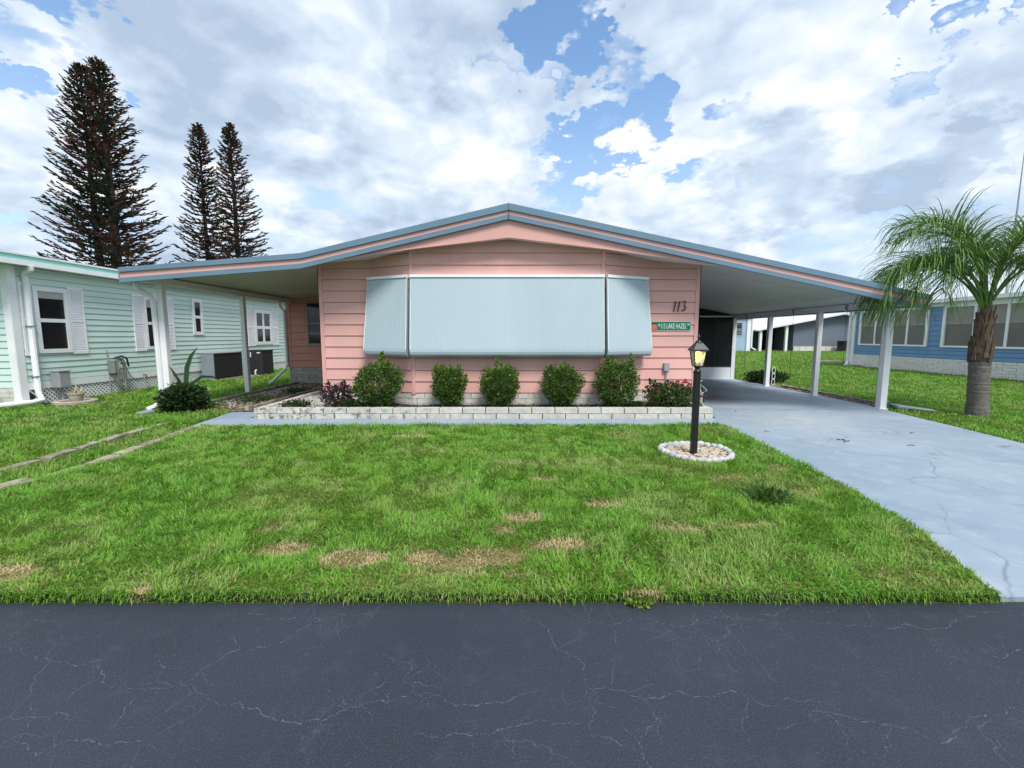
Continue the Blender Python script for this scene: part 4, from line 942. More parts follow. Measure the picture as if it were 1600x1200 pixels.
pebbles('bed_pebbles', [(random.uniform(-6.4, -5.9) + random.uniform(-.2, .2), random.uniform(8.9, 12.5), .05) for _ in range(380)], .012, .032, [GRAVEL, STONE])
pebbles('strip_pebbles', [(random.uniform(7.62, 7.95), random.uniform(9.0, 13.0), .04) for _ in range(160)], .012, .035, [GRAVEL, CONC])

# ------------------------------------------------------------------ shrubs
def leaf_mesh(name, mat, parent, P, Dr, ln, wd):
    """P: positions (n,3); Dr: directions (n,3); each leaf a bent four-vertex blade"""
    n = len(P); Dr = Dr / np.linalg.norm(Dr, axis=1, keepdims=True)
    rv = rng.normal(size=(n, 3)); S_ = np.cross(Dr, rv); S_ /= np.linalg.norm(S_, axis=1, keepdims=True); U = np.cross(S_, Dr)
    ln = np.asarray(ln).reshape(-1, 1) * np.ones((n, 1)); wd = np.asarray(wd).reshape(-1, 1) * np.ones((n, 1))
    v0 = P; v1 = P + Dr * ln * .5 + S_ * wd + U * ln * .08; v2 = P + Dr * ln - U * ln * .12; v3 = P + Dr * ln * .5 - S_ * wd + U * ln * .08
    V = np.stack([v0, v1, v2, v3], 1).reshape(-1, 3) - np.array(base_of(parent))
    return raw_mesh(name, mat, parent, V, np.arange(4 * n).reshape(-1, 4))
def raw_mesh(name, mat, parent, V, Q, attrs=None):
    me = bpy.data.meshes.new(name); nv = len(V); nf, k_ = Q.shape
    me.vertices.add(nv); me.vertices.foreach_set('co', np.ascontiguousarray(V, np.float32).ravel())
    me.loops.add(nf * k_); me.loops.foreach_set('vertex_index', np.ascontiguousarray(Q, np.int32).ravel())
    me.polygons.add(nf); me.polygons.foreach_set('loop_start', np.arange(0, nf * k_, k_, dtype=np.int32))
    me.update(calc_edges=True)
    for an, av in (attrs or {}).items():
        a = me.attributes.new(an, 'FLOAT', 'POINT'); a.data.foreach_set('value', np.ascontiguousarray(av, np.float32))
    me.materials.append(mat); o = bpy.data.objects.new(name, me); COL.objects.link(o); o.parent = parent; return o
def shrub(name, base, w, h, label, cat, mat, n=5200, ll=.045, lw=.012, shape=1.0, depth=1.0, tops=(), group=None, core=.55, mat2=None, seed=0):
    t_ = thing(name, base, label, cat, group)
    r = np.random.default_rng(seed)
    d = r.normal(size=(n, 3)); d /= np.linalg.norm(d, axis=1, keepdims=True)
    rad = core + (1 - core) * r.random(n) ** .6
    th = np.arctan2(d[:, 1], d[:, 0]); lob = 1 + .24 * (noise2(th * 1.6 + 9, d[:, 2] * 2.2 + seed * 3.1, 1.5, seed) - .5) * 2 + .10 * (noise2(th * 4, d[:, 2] * 5, 1.5, seed + 3) - .5) * 2
    q = d * (rad * lob)[:, None]
    z = (q[:, 2] + 1) / 2                                     # 0 bottom .. 1 top
    prof = shape + (1 - shape) * np.clip(z, 0, 1)             # narrower at the foot
    P = np.stack([base[0] + q[:, 0] * w / 2 * prof * 1.05, base[1] + q[:, 1] * w / 2 * depth * prof, base[2] + np.clip(z, 0.02, 1.2) * h], 1)
    Dr = d * .8 + r.normal(size=(n, 3)) * .55 + np.array([0, 0, .45])
    for (dx, hh, m_) in tops:                                  # shoots that stick out
        s_ = r.random(m_); ang = r.normal(size=m_) * .05
        TP = np.stack([base[0] + dx + ang * (1 - s_) + r.normal(size=m_) * .035 * (1.15 - s_), base[1] + r.normal(size=m_) * .05 * (1.15 - s_), base[2] + h * .82 + s_ * hh], 1)
        P = np.concatenate([P, TP]); Dr = np.concatenate([Dr, r.normal(size=(m_, 3)) * .6 + np.array([0, 0, .7])])
    N_ = len(P); L_ = ll * r.uniform(.6, 1.25, N_); Wd = lw * r.uniform(.7, 1.2, N_)
    if mat2:
        s_ = (r.random(N_) < .22) | ((P[:, 2] > base[2] + h * .9) & (r.random(N_) < .6))
        leaf_mesh('foliage', mat, t_, P[~s_], Dr[~s_], L_[~s_], Wd[~s_]); leaf_mesh('new_growth', mat2, t_, P[s_], Dr[s_], L_[s_], Wd[s_])
    else: leaf_mesh('foliage', mat, t_, P, Dr, L_, Wd)
    mb = MB()
    for _ in range(12):
        a = random.uniform(0, 6.28); rr = random.uniform(.15, .42) * w * min(1, shape + .3)
        x, y, z = base
        mb.tube([(x + .02 * math.cos(a), y + .02 * math.sin(a), z), (x + rr * .5 * math.cos(a), y + rr * .5 * math.sin(a) * depth, z + h * .4), (x + rr * math.cos(a), y + rr * math.sin(a) * depth, z + h * random.uniform(.6, .85))], [.012, .008, .004], 5)
    mb.build('branches', BRANCH, t_); return t_
G5 = 'clipped shrubs under the awnings'
shrub('round_shrub', (-2.49, 8.0, .18), .92, .80, 'tallest shaggy green shrub at the left end under the awnings', 'shrub', SHRUB, 7500, tops=[(.10, .36, 420), (.22, .22, 160), (-.12, .14, 120), (.42, -.1, 90)], group=G5, mat2=SHRUB2, shape=.75, depth=.78, seed=1)
shrub('round_shrub', (-1.18, 8.0, .19), .70, .77, 'dark clipped shrub with a flat top, second from the left under the awnings', 'shrub', SHRUB, 6500, group=G5, mat2=SHRUB2, shape=.62, depth=.85, seed=2, tops=[(-.2, .16, 120), (.2, .14, 100)])
shrub('round_shrub', (-.23, 8.0, .19), .76, .76, 'clipped shrub with one pale upright shoot in the middle of the planter', 'shrub', SHRUB, 6500, group=G5, mat2=SHRUB2, shape=.66, depth=.85, seed=3, tops=[(-.04, .28, 130), (.2, .12, 80)])
shrub('round_shrub', (.92, 8.0, .19), .78, .78, 'even round green shrub, second from the right under the awnings', 'shrub', SHRUB, 6500, group=G5, mat2=SHRUB2, shape=.66, depth=.85, seed=4, tops=[(.05, .16, 80), (-.2, .12, 90)])
shrub('round_shrub', (1.94, 8.0, .19), .80, .84, 'upright green shrub with two pointed tops below the right narrow awning', 'shrub', SHRUB, 6800, group=G5, mat2=SHRUB2, shape=.78, depth=.85, seed=5, tops=[(-.16, .22, 260), (.24, .28, 260)])
shrub('purple_shrub', (-3.22, 8.0, .19), .70, .42, 'low dark purple leaved shrub at the left corner of the house wall', 'shrub', PURP, 900, ll=.06, lw=.017, shape=.7, core=.25, seed=6, tops=[(.1, .12, 40), (-.15, .1, 30)])
cr_ = shrub('flowering_shrub', (2.95, 8.0, .19), .98, .42, 'low leafy shrub with red flowers behind the lamp post', 'shrub', CROT, 2400, ll=.065, lw=.02, shape=.8, depth=.7, core=.3, seed=7, tops=[(-.38, .16, 40), (-.3, .10, 40), (.1, .12, 40)], mat2=PURP)
r = np.random.default_rng(5)
for (dx, dz, m_) in ((.20, .48, 45), (.06, .43, 14), (.28, .42, 10), (-.30, .28, 5)):
    P = np.array([2.95 + dx, 7.88, .19 + dz]) + r.normal(size=(m_, 3)) * np.array([.035, .03, .022]); leaf_mesh('flower', REDF, cr_, P, r.normal(size=(m_, 3)) + np.array([0, -.4, .6]), .045, .015)
for i, (x, y, w, h, lab) in enumerate(((-3.95, 7.9, .55, .12, 'green weeds spilling over the left corner of the planter'), (-2.95, 7.86, .45, .14, 'low weeds between the purple shrub and the tallest shrub'), (2.25, 7.84, .3, .10, 'small weeds between the two-topped shrub and the red-flowered shrub'))):
    shrub('weed_patch', (x, y, .19), w, h, lab, 'weeds', DSHRUB, 420, ll=.06, lw=.015, shape=.9, depth=.5, core=.2, seed=20 + i)
for i, (x, y, w, lab) in enumerate(((-5.75, 9.6, .7, 'low weeds in the middle of the stony bed beside the planter'), (-6.2, 8.75, .6, 'low weeds at the front end of the stony bed'), (-5.6, 11.2, .6, 'low weeds near the back of the stony bed'))):
    shrub('weed_patch', (x, y, .03), w, .12, lab, 'weeds', SHRUB, 420, ll=.07, lw=.012, shape=1.0, depth=1.3, core=.1, seed=50 + i)
shrub('ground_shrub', (8.05, 13.7, .0), 1.3, .40, 'low dark shrub beside the screen room at the far carport post', 'shrub', DSHRUB, 2600, ll=.09, lw=.02, shape=.9, depth=.5, core=.3, seed=31)
# bushy plant with sword leaves by the left carport post
t_ = shrub('leafy_shrub', (-6.46, 8.45, .0), .80, .54, 'dark leafy bush at the foot of the front left carport post', 'shrub', DSHRUB, 5200, ll=.075, lw=.022, shape=1.0, depth=.8, core=.4, seed=32)
AG = thing('sword_plant', (-6.42, 8.5, .3), 'tall dark sword leaves rising out of the bush by the left carport post', 'plant')
def sword(pts, w):
    mb = MB(); n = len(pts); prev = None; pts = [Vector(p) for p in pts]
    for i, p in enumerate(pts):
        d = (pts[min(i + 1, n - 1)] - pts[max(i - 1, 0)]).normalized(); s_ = d.cross(Vector((.15, 1, .1))).normalized(); ww = w * math.sin(math.pi * (.16 + .84 * i / (n - 1))) ** .75 + .001
        up = Vector((.0, -.25, .1)) * ww
        cur = (p - s_ * ww + up, p, p + s_ * ww + up)
        if prev: mb.quad(prev[0], prev[1], cur[1], cur[0]); mb.quad(prev[1], prev[2], cur[2], cur[1])
        prev = cur
    return mb.build('leaf', AGAVE, AG, smooth=True)
bx_, by_ = -6.42, 8.5
sword([(bx_, by_, .35), (bx_ + .03, by_, .62), (bx_ + .07, by_, .88), (bx_ + .16, by_, 1.10), (bx_ + .30, by_, 1.29)], .055)
sword([(bx_, by_, .35), (bx_ - .10, by_, .60), (bx_ - .20, by_, .78), (bx_ - .30, by_, .94)], .035)
sword([(bx_ + .02, by_, .35), (bx_ + .16, by_, .58), (bx_ + .34, by_, .70), (bx_ + .55, by_, .70), (bx_ + .72, by_, .62)], .03)
sword([(bx_, by_, .3), (bx_ - .04, by_ - .05, .55), (bx_ - .12, by_ - .1, .72)], .03)

# ------------------------------------------------------------------ palm
PM = thing('palm_tree', (8.72, 8.05, 0), 'young palm with grey ringed trunk and long drooping fronds beside the driveway', 'palm')
px_, py_ = 8.72, 8.05
prof = []
for i in range(60):
    z = 1.02 * i / 59; r_ = .172 - .022 * min(1, z / .25) + random.uniform(-.005, .005); prof.append((r_, z))
mb = MB(); mb.lathe((px_, py_, 0), prof, 28)
mb.v = [(x + random.uniform(-.004, .004) - .06 * (z / 1.0), y + random.uniform(-.004, .004), z) for x, y, z in mb.v]; mb.build('trunk', TRUNK, PM)
cxx = px_ - .06
MB().lathe((cxx, py_, 1.0), [(.12, .0), (.145, .10), (.13, .35), (.105, .62), (.085, .90), (.06, 1.25), (.0, 1.32)], 18).build('crown_shaft', BOOT, PM)
for i in range(46):                              # old leaf bases
    a = i * 2.39996 + random.uniform(-.2, .2); k_ = i / 45; z = 1.0 + .70 * k_; r0 = .160 - .062 * k_ ** .7
    dv = Vector((math.cos(a), math.sin(a), 0)); sv = Vector((-math.sin(a), math.cos(a), 0)); p0 = Vector((cxx, py_, z)) + dv * (r0 - .03)
    h = random.uniform(.22, .40); out = random.uniform(.0, .07); w0 = random.uniform(.025, .055)
    p1 = p0 + Vector((0, 0, h * .55)) + dv * (out * .45); p2 = p0 + Vector((0, 0, h)) + dv * out
    mb = MB(); mb.prism([p0 - sv * w0, p0 + sv * w0, p0 + sv * w0 + dv * .045, p0 - sv * w0 + dv * .045], [p1 - sv * w0 * .7, p1 + sv * w0 * .7, p1 + sv * w0 * .6 + dv * .03, p1 - sv * w0 * .6 + dv * .03])
    mb.prism([p1 - sv * w0 * .7, p1 + sv * w0 * .7, p1 + sv * w0 * .6 + dv * .03, p1 - sv * w0 * .6 + dv * .03], [p2 - sv * w0 * .3, p2 + sv * w0 * .3, p2 + sv * w0 * .25 + dv * .015, p2 - sv * w0 * .25 + dv * .015])
    mb.build('leaf_base', BOOT, PM)
def frond(az_, length, rise, droop, seed, leaf=.62, start=.30, z0=1.75):
    r = np.random.default_rng(seed); dv = np.array([math.cos(az_), math.sin(az_), 0.0]); sv = np.array([-math.sin(az_), math.cos(az_), 0.0])
    ns = 26; p = np.array([cxx, py_, z0]) + dv * .07; ang = rise; pts = [p.copy()]; step = length / ns; tans = []
    for i in range(ns):
        tv = dv * math.cos(ang) + np.array([0, 0, math.sin(ang)]); p = p + tv * step; pts.append(p.copy()); tans.append(tv); ang -= droop * (0.35 + 1.3 * i / ns) / ns
    tans.append(tans[-1]); pts = np.array(pts)
    mb = MB(); mb.tube([tuple(q) for q in pts], [.022 * (1 - .85 * i / ns) + .003 for i in range(ns + 1)], 6)
    fo = mb.build('frond', FROND, PM)
    V = []; Q = []
    m_ = int(length * 27); seg = 8
    for i in range(m_):
        t_ = start + (1 - start) * (i + r.random()) / m_; f = t_ * ns; k_ = min(int(f), ns - 1); q = pts[k_] + (pts[k_ + 1] - pts[k_]) * (f - k_); tv = tans[k_]
        nrm = np.cross(tv, sv)
        for sd_ in (-1, 1):
            L_ = leaf * (.55 + .6 * math.sin(math.pi * min(1, .12 + t_ * .80))) * r.uniform(.8, 1.15)
            d = sv * sd_ * r.uniform(.45, 1.0) + tv * r.uniform(.5, .9) + nrm * r.uniform(-.15, 1.0); d /= np.linalg.norm(d)
            pp = q.copy(); st = L_ / seg; o = len(V); w = .0095 * r.uniform(.7, 1.2); g_ = r.uniform(.30, .62)
            for s_ in range(seg + 1):
                side = np.cross(d, np.array([.3, .2, 1.0])); side /= np.linalg.norm(side) + 1e-9
                ww = w * (1 - .85 * (s_ / seg) ** 1.5); V.append(pp - side * ww); V.append(pp + side * ww)
                pp = pp + d * st; d = d + np.array([0, 0, -g_]) * (.35 + .9 * s_ / seg); d /= np.linalg.norm(d)
            Q += [(o + 2 * s_, o + 2 * s_ + 1, o + 2 * s_ + 3, o + 2 * s_ + 2) for s_ in range(seg)]
    V = np.array(V) - np.array(base_of(PM)); raw_mesh('leaflets', FROND, fo, V, np.array(Q))
for i, (a, l, ri, dr, lf, st) in enumerate([(178, 2.65, 1.12, 3.3, .72, .30), (190, 2.45, 1.20, 3.5, .70, .28), (150, 2.2, 1.15, 3.0, .6, .25), (215, 2.2, 1.25, 3.0, .6, .25), (115, 2.1, 1.25, 3.0, .6, .25),
                                       (250, 2.0, 1.35, 2.2, .6, .25), (20, 2.3, 1.2, 3.0, .62, .25), (-15, 2.4, 1.1, 3.0, .62, .25), (-50, 2.1, 1.25, 2.2, .6, .25), (55, 2.1, 1.25, 2.5, .6, .25), (165, 2.1, 1.46, 2.2, .6, .2), (15, 2.1, 1.46, 2.1, .6, .2), (95, 1.9, 1.5, 1.8, .55, .2), (140, 2.2, 1.5, 1.9, .62, .2), (-40, 2.1, 1.5, 1.9, .6, .2), (183, 2.3, 1.42, 2.4, .66, .25),
                                       (280, 1.7, 1.45, 1.9, .55, .2), (203, 2.2, 1.0, 3.2, .66, .35), (168, 2.1, .85, 3.0, .62, .35)]):
    frond(R(a), l, ri, dr, 100 + i, lf * 1.3, st, 2.0 + .02 * i)

# ------------------------------------------------------------------ tall brown conifers behind the mint house
def conifer(x, y, h, rmax, label, seed, leaders, bare, brown):
    t_ = thing('conifer_tree', (x, y, 0), label, 'tree', 'conifers behind the mint house'); r = np.random.default_rng(seed)
    G = {0: ([], []), 1: ([], [])}
    for (lx, lh, lr) in leaders:
        mb = MB(); mb.tube([(x + lx * min(1, k_ / 3), y, lh * k_ / 8) for k_ in range(9)], [lr * (1 - .93 * k_ / 8) + .02 for k_ in range(9)], 10); mb.build('trunk', PINEB, t_)
        zz = lh * .08; w_i = 0; bmb = MB()
        while zz < lh * .995:
            f = zz / lh; nb = 7; bl0 = rmax * bare(f)
            for b_ in range(nb):
                if r.random() < .16: continue
                a = b_ * 2 * math.pi / nb + w_i * .7 + r.normal() * .12; bl = bl0 * r.uniform(.72, 1.22)
                if bl < .12: continue
                base_ = np.array([x + lx * min(1, f * 8 / 3), y, zz]); dv = np.array([math.cos(a), math.sin(a), 0]); sv = np.array([-math.sin(a), math.cos(a), 0])
                sl = r.uniform(-.12, .22) + .65 * max(0, f - .55) * 2
                n = 5; pts = []
                for s_ in range(n + 1):
                    u = s_ / n; pts.append(base_ + dv * bl * u + np.array([0, 0, bl * (sl * u - .16 * u * (1 - u) * 2 + .20 * u * u)]))
                pts = np.array(pts)
                br = r.random() < brown
                Vs, Qs = G[1 if br else 0]
                bmb.tube([tuple(q) for q in pts], [.035 * (1 - .8 * s_ / n) * (.5 + bl / rmax) for s_ in range(n + 1)], 4, cap=False)
                m_ = int(7 + bl * 8.5)                       # rope-like needle covered twigs
                for i in range(m_):
                    u = .10 + .90 * (i + r.random()) / m_
                    if u < .45 and r.random() < .35: continue
                    q = pts[min(int(u * n), n - 1)] + (pts[min(int(u * n), n - 1) + 1] - pts[min(int(u * n), n - 1)]) * (u * n - min(int(u * n), n - 1))
                    tl = r.uniform(.22, .48) * (.65 + .45 * min(1, bl / 2)) * (1.15 - .4 * u); d = dv * r.uniform(.5, 1.0) + sv * r.choice([-1, 1]) * r.uniform(.15, .8) + np.array([0, 0, r.uniform(-.15, .5)]); d /= np.linalg.norm(d)
                    w = r.uniform(.030, .055); s2 = np.cross(d, r.normal(size=3)); s2 /= np.linalg.norm(s2); s3 = np.cross(d, s2)
                    e_ = q + d * tl + np.array([0, 0, .10 * tl])
                    for ss in (s2, s3):
                        o = len(Vs); mid = q + d * tl * .5; Vs += [q - ss * w * .6, q + ss * w * .6, mid + ss * w, e_ + ss * w * .25, e_ - ss * w * .25, mid - ss * w]; Qs.append((o, o + 1, o + 2, o + 5)); Qs.append((o + 5, o + 2, o + 3, o + 4))
            zz += r.uniform(.30, .50) * (1.0 - .45 * f); w_i += 1
        bmb.build('branches', PINEB, t_, smooth=False)
    for k_, (Vs, Qs) in G.items():
        raw_mesh('needles' if k_ == 0 else 'dead_needles', PINEG if k_ == 0 else PINER, t_, np.array(Vs) - np.array(base_of(t_)), np.array(Qs))
full = lambda f: (1 - f) ** .75 * (.55 + .45 * min(1, f / .2)) if f > .02 else .4
conifer(-28.9, 32, 20.3, 4.1, 'tallest brown conifer with two leaders and ragged lower branches, left of the pair', 3, [(-.7, 19.9, .30), (.6, 20.3, .42)], lambda f: .88 * min(1, (1 - f) ** .62 * 1.05) * (.75 + .25 * min(1, f / .12)), .5)
conifer(-25.9, 38, 19.0, 2.6, 'thinner brown conifer, left one of the close pair', 4, [(0, 19.0, .26)], lambda f: min(1, (1 - f) ** .7 * 1.15), .5)
conifer(-23.3, 38, 19.0, 2.9, 'dense reddish brown conifer, right one of the close pair', 5, [(0, 19.0, .32)], lambda f: min(1, (1 - f) ** .72 * 1.15), .68)

# ------------------------------------------------------------------ grass
GRASS, t, b = custom_mat('grass_blade')
def attr(n):
    a = t.nodes.new('ShaderNodeAttribute'); a.attribute_name = n; return a.outputs['Fac']
g = t.nodes.new('ShaderNodeNewGeometry').outputs['Position']
rp_ = t.nodes.new('ShaderNodeValToRGB'); t.links.new(attr('rnd'), rp_.inputs[0]); e = rp_.color_ramp.elements
e[0].position = 0; e[0].color = (.075, .205, .020, 1); e[1].position = 1; e[1].color = (.37, .585, .11, 1); e.new(.55).color = (.165, .39, .042, 1)
c0 = mx3(t, rmp(t, nz(t, g, .7, 4).outputs['Fac'], .38, .66, 0, .55), rp_.outputs[0], (.18, .30, .034))
c0 = mx3(t, attr('dry'), c0, (.54, .42, .245))
t.links.new(c0, b.inputs['Base Color']); b.inputs['Roughness'].default_value = .5; b.inputs['Specular IOR Level'].default_value = .25
tr = t.nodes.new('ShaderNodeBsdfTranslucent'); t.links.new(c0, tr.inputs[0]); ms = t.nodes.new('ShaderNodeMixShader'); ms.inputs[0].default_value = .35
t.links.new(b.outputs[0], ms.inputs[1]); t.links.new(tr.outputs[0], ms.inputs[2]); t.links.new(ms.outputs[0], t.nodes['Material Output'].inputs[0])
DRYP = [(-1.53, 2.78, .17, .10, 1.), (-1.03, 2.68, .20, .11, 1.), (-.55, 2.69, .15, .10, 1.), (-.14, 2.70, .22, .11, 1.), (-.35, 2.62, .30, .07, .8), (.35, 2.86, .25, .10, .7), (.77, 3.6, .18, .10, .7), (1.8, 3.16, .30, .10, .5), (1.25, 3.1, .3, .15, .45),
        (-3.06, 2.5, .18, .10, .75), (-1.46, 6.1, .35, .12, .7), (.1, 3.3, .2, .12, .7), (-.05, 3.1, .14, .1, .6), (.3, 4.2, .2, .12, .5), (2.7, 3.9, .25, .12, .4), (2.9, 4.6, .2, .15, .5), (2.2, 4.3, .2, .1, .4), (-.1, 4.8, .3, .12, .3), (.9, 4.9, .3, .15, .3), (1.6, 6.3, .5, .12, .4), (-1.8, 3.1, .2, .1, .4),
        (-.2, 2.50, .7, .05, .35), (.75, 2.32, .10, .03, .9), (-2.1, 2.34, .06, .03, .8)]
def dryness(x, y):
    d = np.zeros(len(x)); wob = .6 + .8 * fbm(x, y, 7, 77)
    for (cx_, cy_, a, b_, s_) in DRYP: d = np.maximum(d, s_ * np.exp(-(((x - cx_) / a) ** 2 + ((y - cy_) / b_) ** 2) * wob))
    t_ = np.clip((d * (.55 + .9 * fbm(x, y, 16, 79, 2)) - .16) / .42, 0, 1); return t_ * t_ * (3 - 2 * t_)
def blades(name, label, poly, dens, hgt, wid, bend, seed, falloff=None, excl=None, kdry=True, zbase=.0, hvar=(.45, .9), edge=False):
    r = np.random.default_rng(seed); xs = [p[0] for p in poly]; ys = [p[1] for p in poly]
    A = (max(xs) - min(xs)) * (max(ys) - min(ys)); n = int(A * dens)
    x = r.uniform(min(xs), max(xs), n); y = r.uniform(min(ys), max(ys), n); k = inpoly(x, y, poly) & (np.abs(x) < y * 1.32 + 1.3); x, y = x[k], y[k]
    lod = np.ones(len(x))
    if falloff:
        p_ = np.clip((falloff / y) ** 1.6, .02, 1); k = r.random(len(x)) < p_; x, y, p_ = x[k], y[k], p_[k]; lod = np.clip(p_ ** -.5, 1, 3.2)
    if excl is not None:
        k = ~excl(x, y); x, y, lod = x[k], y[k], lod[k]
    d = dryness(x, y) if kdry else np.zeros(len(x)); sp = .55 * np.clip((fbm(x, y, 1.7, seed + 5) - .50) / .15, 0, 1) * fbm(x, y, 8, seed + 8)
    d = np.clip(d, 0, 1); k = r.random(len(x)) > np.clip(d - .45, 0, 1) * .20; x, y, lod, d, sp = x[k], y[k], lod[k], d[k], sp[k]; n = len(x)
    hf = fbm(x, y, 1.4, seed + 2); tuft = fbm(x, y, 9.0, seed + 4, 2)
    h = hgt * (hvar[0] + hvar[1] * hf + .45 * (tuft - .5)) * r.uniform(.55, 1.25, n) * (1 - .48 * d) * (.62 + .38 * np.clip((y - 2.3) / .7, 0, 1)); h = np.clip(h, .02, None) * (1 + .1 * (lod - 1))
    cl = 6.28 * 2 * fbm(x, y, 4.5, seed + 9, 2); az_ = cl + r.normal(size=n) * 1.0
    if edge: az_ = -math.pi / 2 + r.normal(size=n) * .75
    ln = np.clip(np.abs(r.normal(size=n)) * .45 + .22, .05, 1.25) * bend * (1 + .5 * d); w = wid * r.uniform(.6, 1.2, n) * lod
    dx, dy = np.cos(az_), np.sin(az_); tw = az_ + math.pi / 2 + r.normal(size=n) * .5; sx_, sy_ = np.cos(tw), np.sin(tw)
    zb = zbase + np.zeros(n)
    if edge: zb = r.uniform(.004, .05, n)
    V = np.zeros((n, 7, 3))
    for i, (t_, ww) in enumerate(((0., .75), (.38, 1.), (.74, .75))):
        ang = ln * t_; off = h * t_ * np.sin(ang * 1.1) * 1.05; z = zb + h * t_ * np.cos(ang * .85)
        for j, s_ in enumerate((-1, 1)):
            V[:, i * 2 + j, 0] = x + dx * off + s_ * sx_ * w * ww * .5; V[:, i * 2 + j, 1] = y + dy * off + s_ * sy_ * w * ww * .5; V[:, i * 2 + j, 2] = z
    ang = ln * 1.25; V[:, 6, 0] = x + dx * h * 1.0 * np.sin(ang * 1.1); V[:, 6, 1] = y + dy * h * np.sin(ang * 1.1); V[:, 6, 2] = zb + np.clip(h * np.cos(ang * .95), -.03, None)
    b0 = (np.arange(n) * 7)[:, None]
    Qd = np.concatenate([b0 + np.array([[0, 1, 3, 2]]), b0 + np.array([[2, 3, 5, 4]])], 0); T = b0 + np.array([[4, 5, 6]])
    me = bpy.data.meshes.new(name); me.vertices.add(7 * n); me.vertices.foreach_set('co', V.astype(np.float32).ravel())
    nl = 4 * len(Qd) + 3 * n; me.loops.add(nl); me.loops.foreach_set('vertex_index', np.concatenate([Qd.ravel(), T.ravel()]).astype(np.int32))
    me.polygons.add(len(Qd) + n); me.polygons.foreach_set('loop_start', np.concatenate([np.arange(len(Qd)) * 4, 4 * len(Qd) + np.arange(n) * 3]).astype(np.int32)); me.update(calc_edges=True)
    for an, av in (('rnd', np.clip(r.beta(2.2, 2.2, n) * .75 + .30 * (tuft - .2), 0, 1)), ('dry', np.clip(np.clip(d * 1.5 * r.uniform(.4, 1.2, n), 0, 1) + sp * r.random(n) * 1.2 + (r.random(n) < .035) * .7, 0, 1))):
        a = me.attributes.new(an, 'FLOAT', 'POINT'); a.data.foreach_set('value', np.repeat(av, 7).astype(np.float32))
    me.materials.append(GRASS); me.polygons.foreach_set('use_smooth', np.ones(len(me.polygons), bool)); o = bpy.data.objects.new(name, me); COL.objects.link(o)
    print(name, n); return tag(o, label, 'grass', kind='stuff')
LAWN = [(-7.2, 2.30), (2.735, 2.30), (2.91, 2.76), (3.08, 3.22), (3.15, 3.75), (3.24, 4.2), (3.31, 5.4), (3.39, 6.2), (3.44, 6.72), (3.34, 6.97), (-4.94, 6.86), (-4.76, 5.6), (-4.66, 4.75), (-4.84, 3.3)]
ring = lambda x, y: ((x - 2.27) / .43) ** 2 + ((y - 5.24) / .43) ** 2 < 1
# turf body under the front lawn
TURF, t, b = custom_mat('turf_thatch'); g = t.nodes.new('ShaderNodeNewGeometry').outputs['Position']
c0 = mx3(t, rmp(t, nz(t, g, 30, 6, .7).outputs['Fac'], .4, .65, 0, 1), (.075, .10, .020), (.21, .18, .075))
c0 = mx3(t, rmp(t, nz(t, g, 3, 5, .7).outputs['Fac'], .60, .75, 0, .8), c0, (.30, .23, .125)); t.links.new(c0, b.inputs['Base Color']); b.inputs['Roughness'].default_value = 1; b.inputs['Specular IOR Level'].default_value = .05
LAWN_T = [(-7.2, 2.33), (2.715, 2.33)] + LAWN[2:]
sheet('lawn_turf', LAWN_T, .055, TURF, .052)
sheet('turf_edge_shade', [(-7.2, 2.318), (2.715, 2.318), (2.72, 2.329), (-7.2, 2.329)], .05, SOIL, .045)  # soil-dark strip on the turf cut, colouring in its shaded side
blades('lawn_grass', 'bright green mown lawn with dry straw patches in front of the pink house', LAWN, 8200, .070, .0068, 1.05, 1, falloff=4.0, excl=ring, zbase=.050)
EDGE = [(-3.7, 2.305), (2.74, 2.305), (2.76, 2.36), (-3.7, 2.36)]
blades('edge_grass', 'dense fringe of grass hanging over the edge of the road', EDGE, 22000, .085, .0060, 1.6, 2, zbase=.0, kdry=True, hvar=(.6, .6), edge=True)
SIDE = [(-10.3, 2.30), (-7.0, 2.30), (-4.97, 3.3), (-4.77, 4.75), (-4.87, 5.6), (-5.04, 6.86), (-5.35, 7.0), (-5.5, 8.4), (-6.6, 8.8), (-6.75, 13.4), (-7.1, 13.6), (-7.1, 24), (-10.36, 24), (-10.36, 9.2), (-13.5, 9.0), (-13.5, 5.0)]
pot_ex = lambda x, y: (((x + 9.85) ** 2 + (y - 9.72) ** 2) < .27) | ((x < -9.2) & (y > 14.35) & (y < 17)) | (((x + 9.55) / .45) ** 2 + ((y - 9.15) / .25) ** 2 < 1)
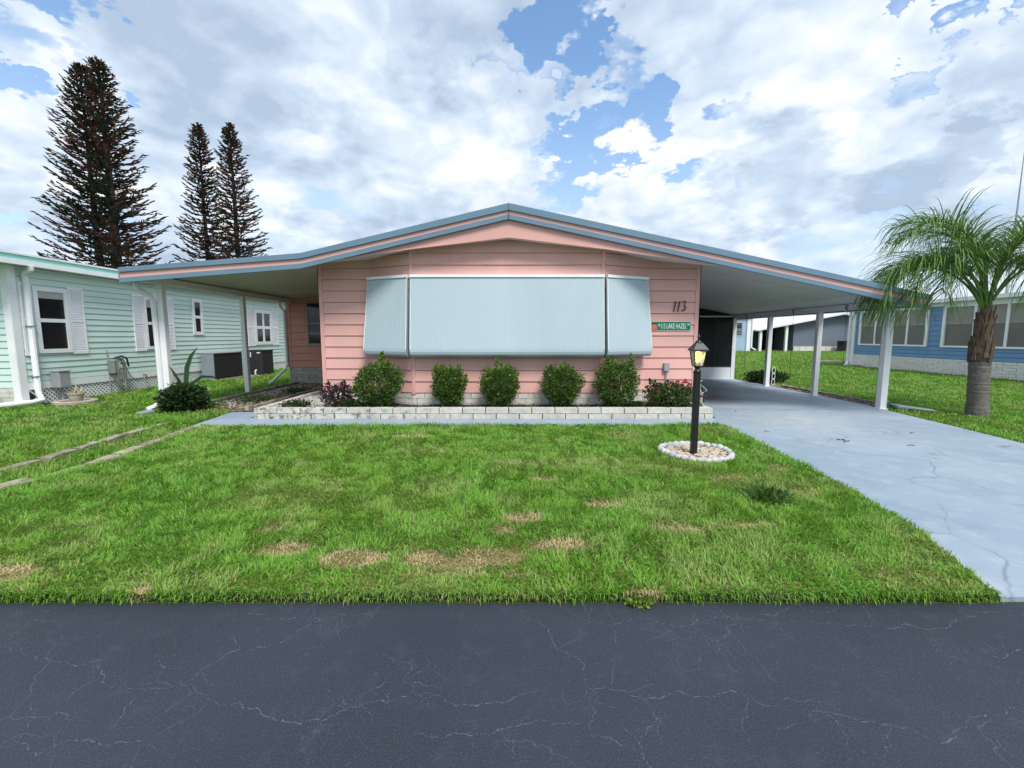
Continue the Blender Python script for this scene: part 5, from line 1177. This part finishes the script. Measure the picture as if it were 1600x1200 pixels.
blades('side_grass', 'rough green side yard between the pink house and the mint house', SIDE, 3200, .088, .0085, 1.0, 3, falloff=4.6, excl=pot_ex, hvar=(.25, 1.2))
RIGHT = [(7.1, 4.4), (7.1, 5.9), (7.3, 6.95), (7.5, 8.45), (7.72, 9.2), (7.98, 9.4), (7.98, 13.0), (7.7, 14.9), (7.7, 24), (16.95, 24), (16.95, 6), (13, 4.4)]
palm_ex = lambda x, y: (x - 8.72) ** 2 + (y - 8.05) ** 2 < .05
blades('right_grass', 'green lawn between the driveway and the blue house', RIGHT, 2900, .075, .0085, 1.0, 4, falloff=4.6, excl=palm_ex, hvar=(.35, 1.0))
FAR = [(7.8, 22), (17.6, 22), (45, 42), (45, 60), (12, 60), (7.8, 40)]
blades('far_grass', 'green lawn running back to the far grey and pale blue houses', FAR, 90, .16, .03, 1.0, 5, kdry=False, hvar=(.4, .9))
# dark tuft in the lawn and a creeping weed at the road edge
shrub('grass_clump', (2.24, 3.68, .05), .34, .09, 'darker tuft of coarse grass in the lawn to the front of the stone ring', 'grass clump', SHRUB, 700, ll=.09, lw=.006, shape=1.0, core=.1, seed=41)
shrub('creeping_weed', (.72, 2.285, .0), .15, .045, 'small creeping weed spilling onto the road at the lawn edge', 'weed', SHRUB2, 160, ll=.03, lw=.010, shape=1.0, core=.1, depth=.5, seed=42)
r = np.random.default_rng(9)
lf = [(4.66, 5.97, 'largest clump of dead brown leaves in the middle of the driveway'), (3.95, 6.6, 'small dead leaf on the driveway near the right end of the planter'), (5.35, 5.75, 'dead leaf on the driveway right of the largest leaf clump'),
      (4.35, 8.4, 'dead leaf on the driveway just inside the right carport'), (6.1, 6.5, 'dead leaf on the driveway between the palm and the lawn')]
for i, (x, y, lab) in enumerate(lf):
    n = 5 if i == 0 else 2; sc_l = .05 if i == 0 else .02
    o = leaf_mesh('dead_leaf', BOOT if i % 2 == 0 else CONC, None, np.array([[x, y, .042]]) + r.normal(size=(n, 3)) * np.array([sc_l, .02, .002]), r.normal(size=(n, 3)) * np.array([1, 1, .08]), .07, .016)
    tag(o, lab, 'leaf', 'dead leaves on the driveway')
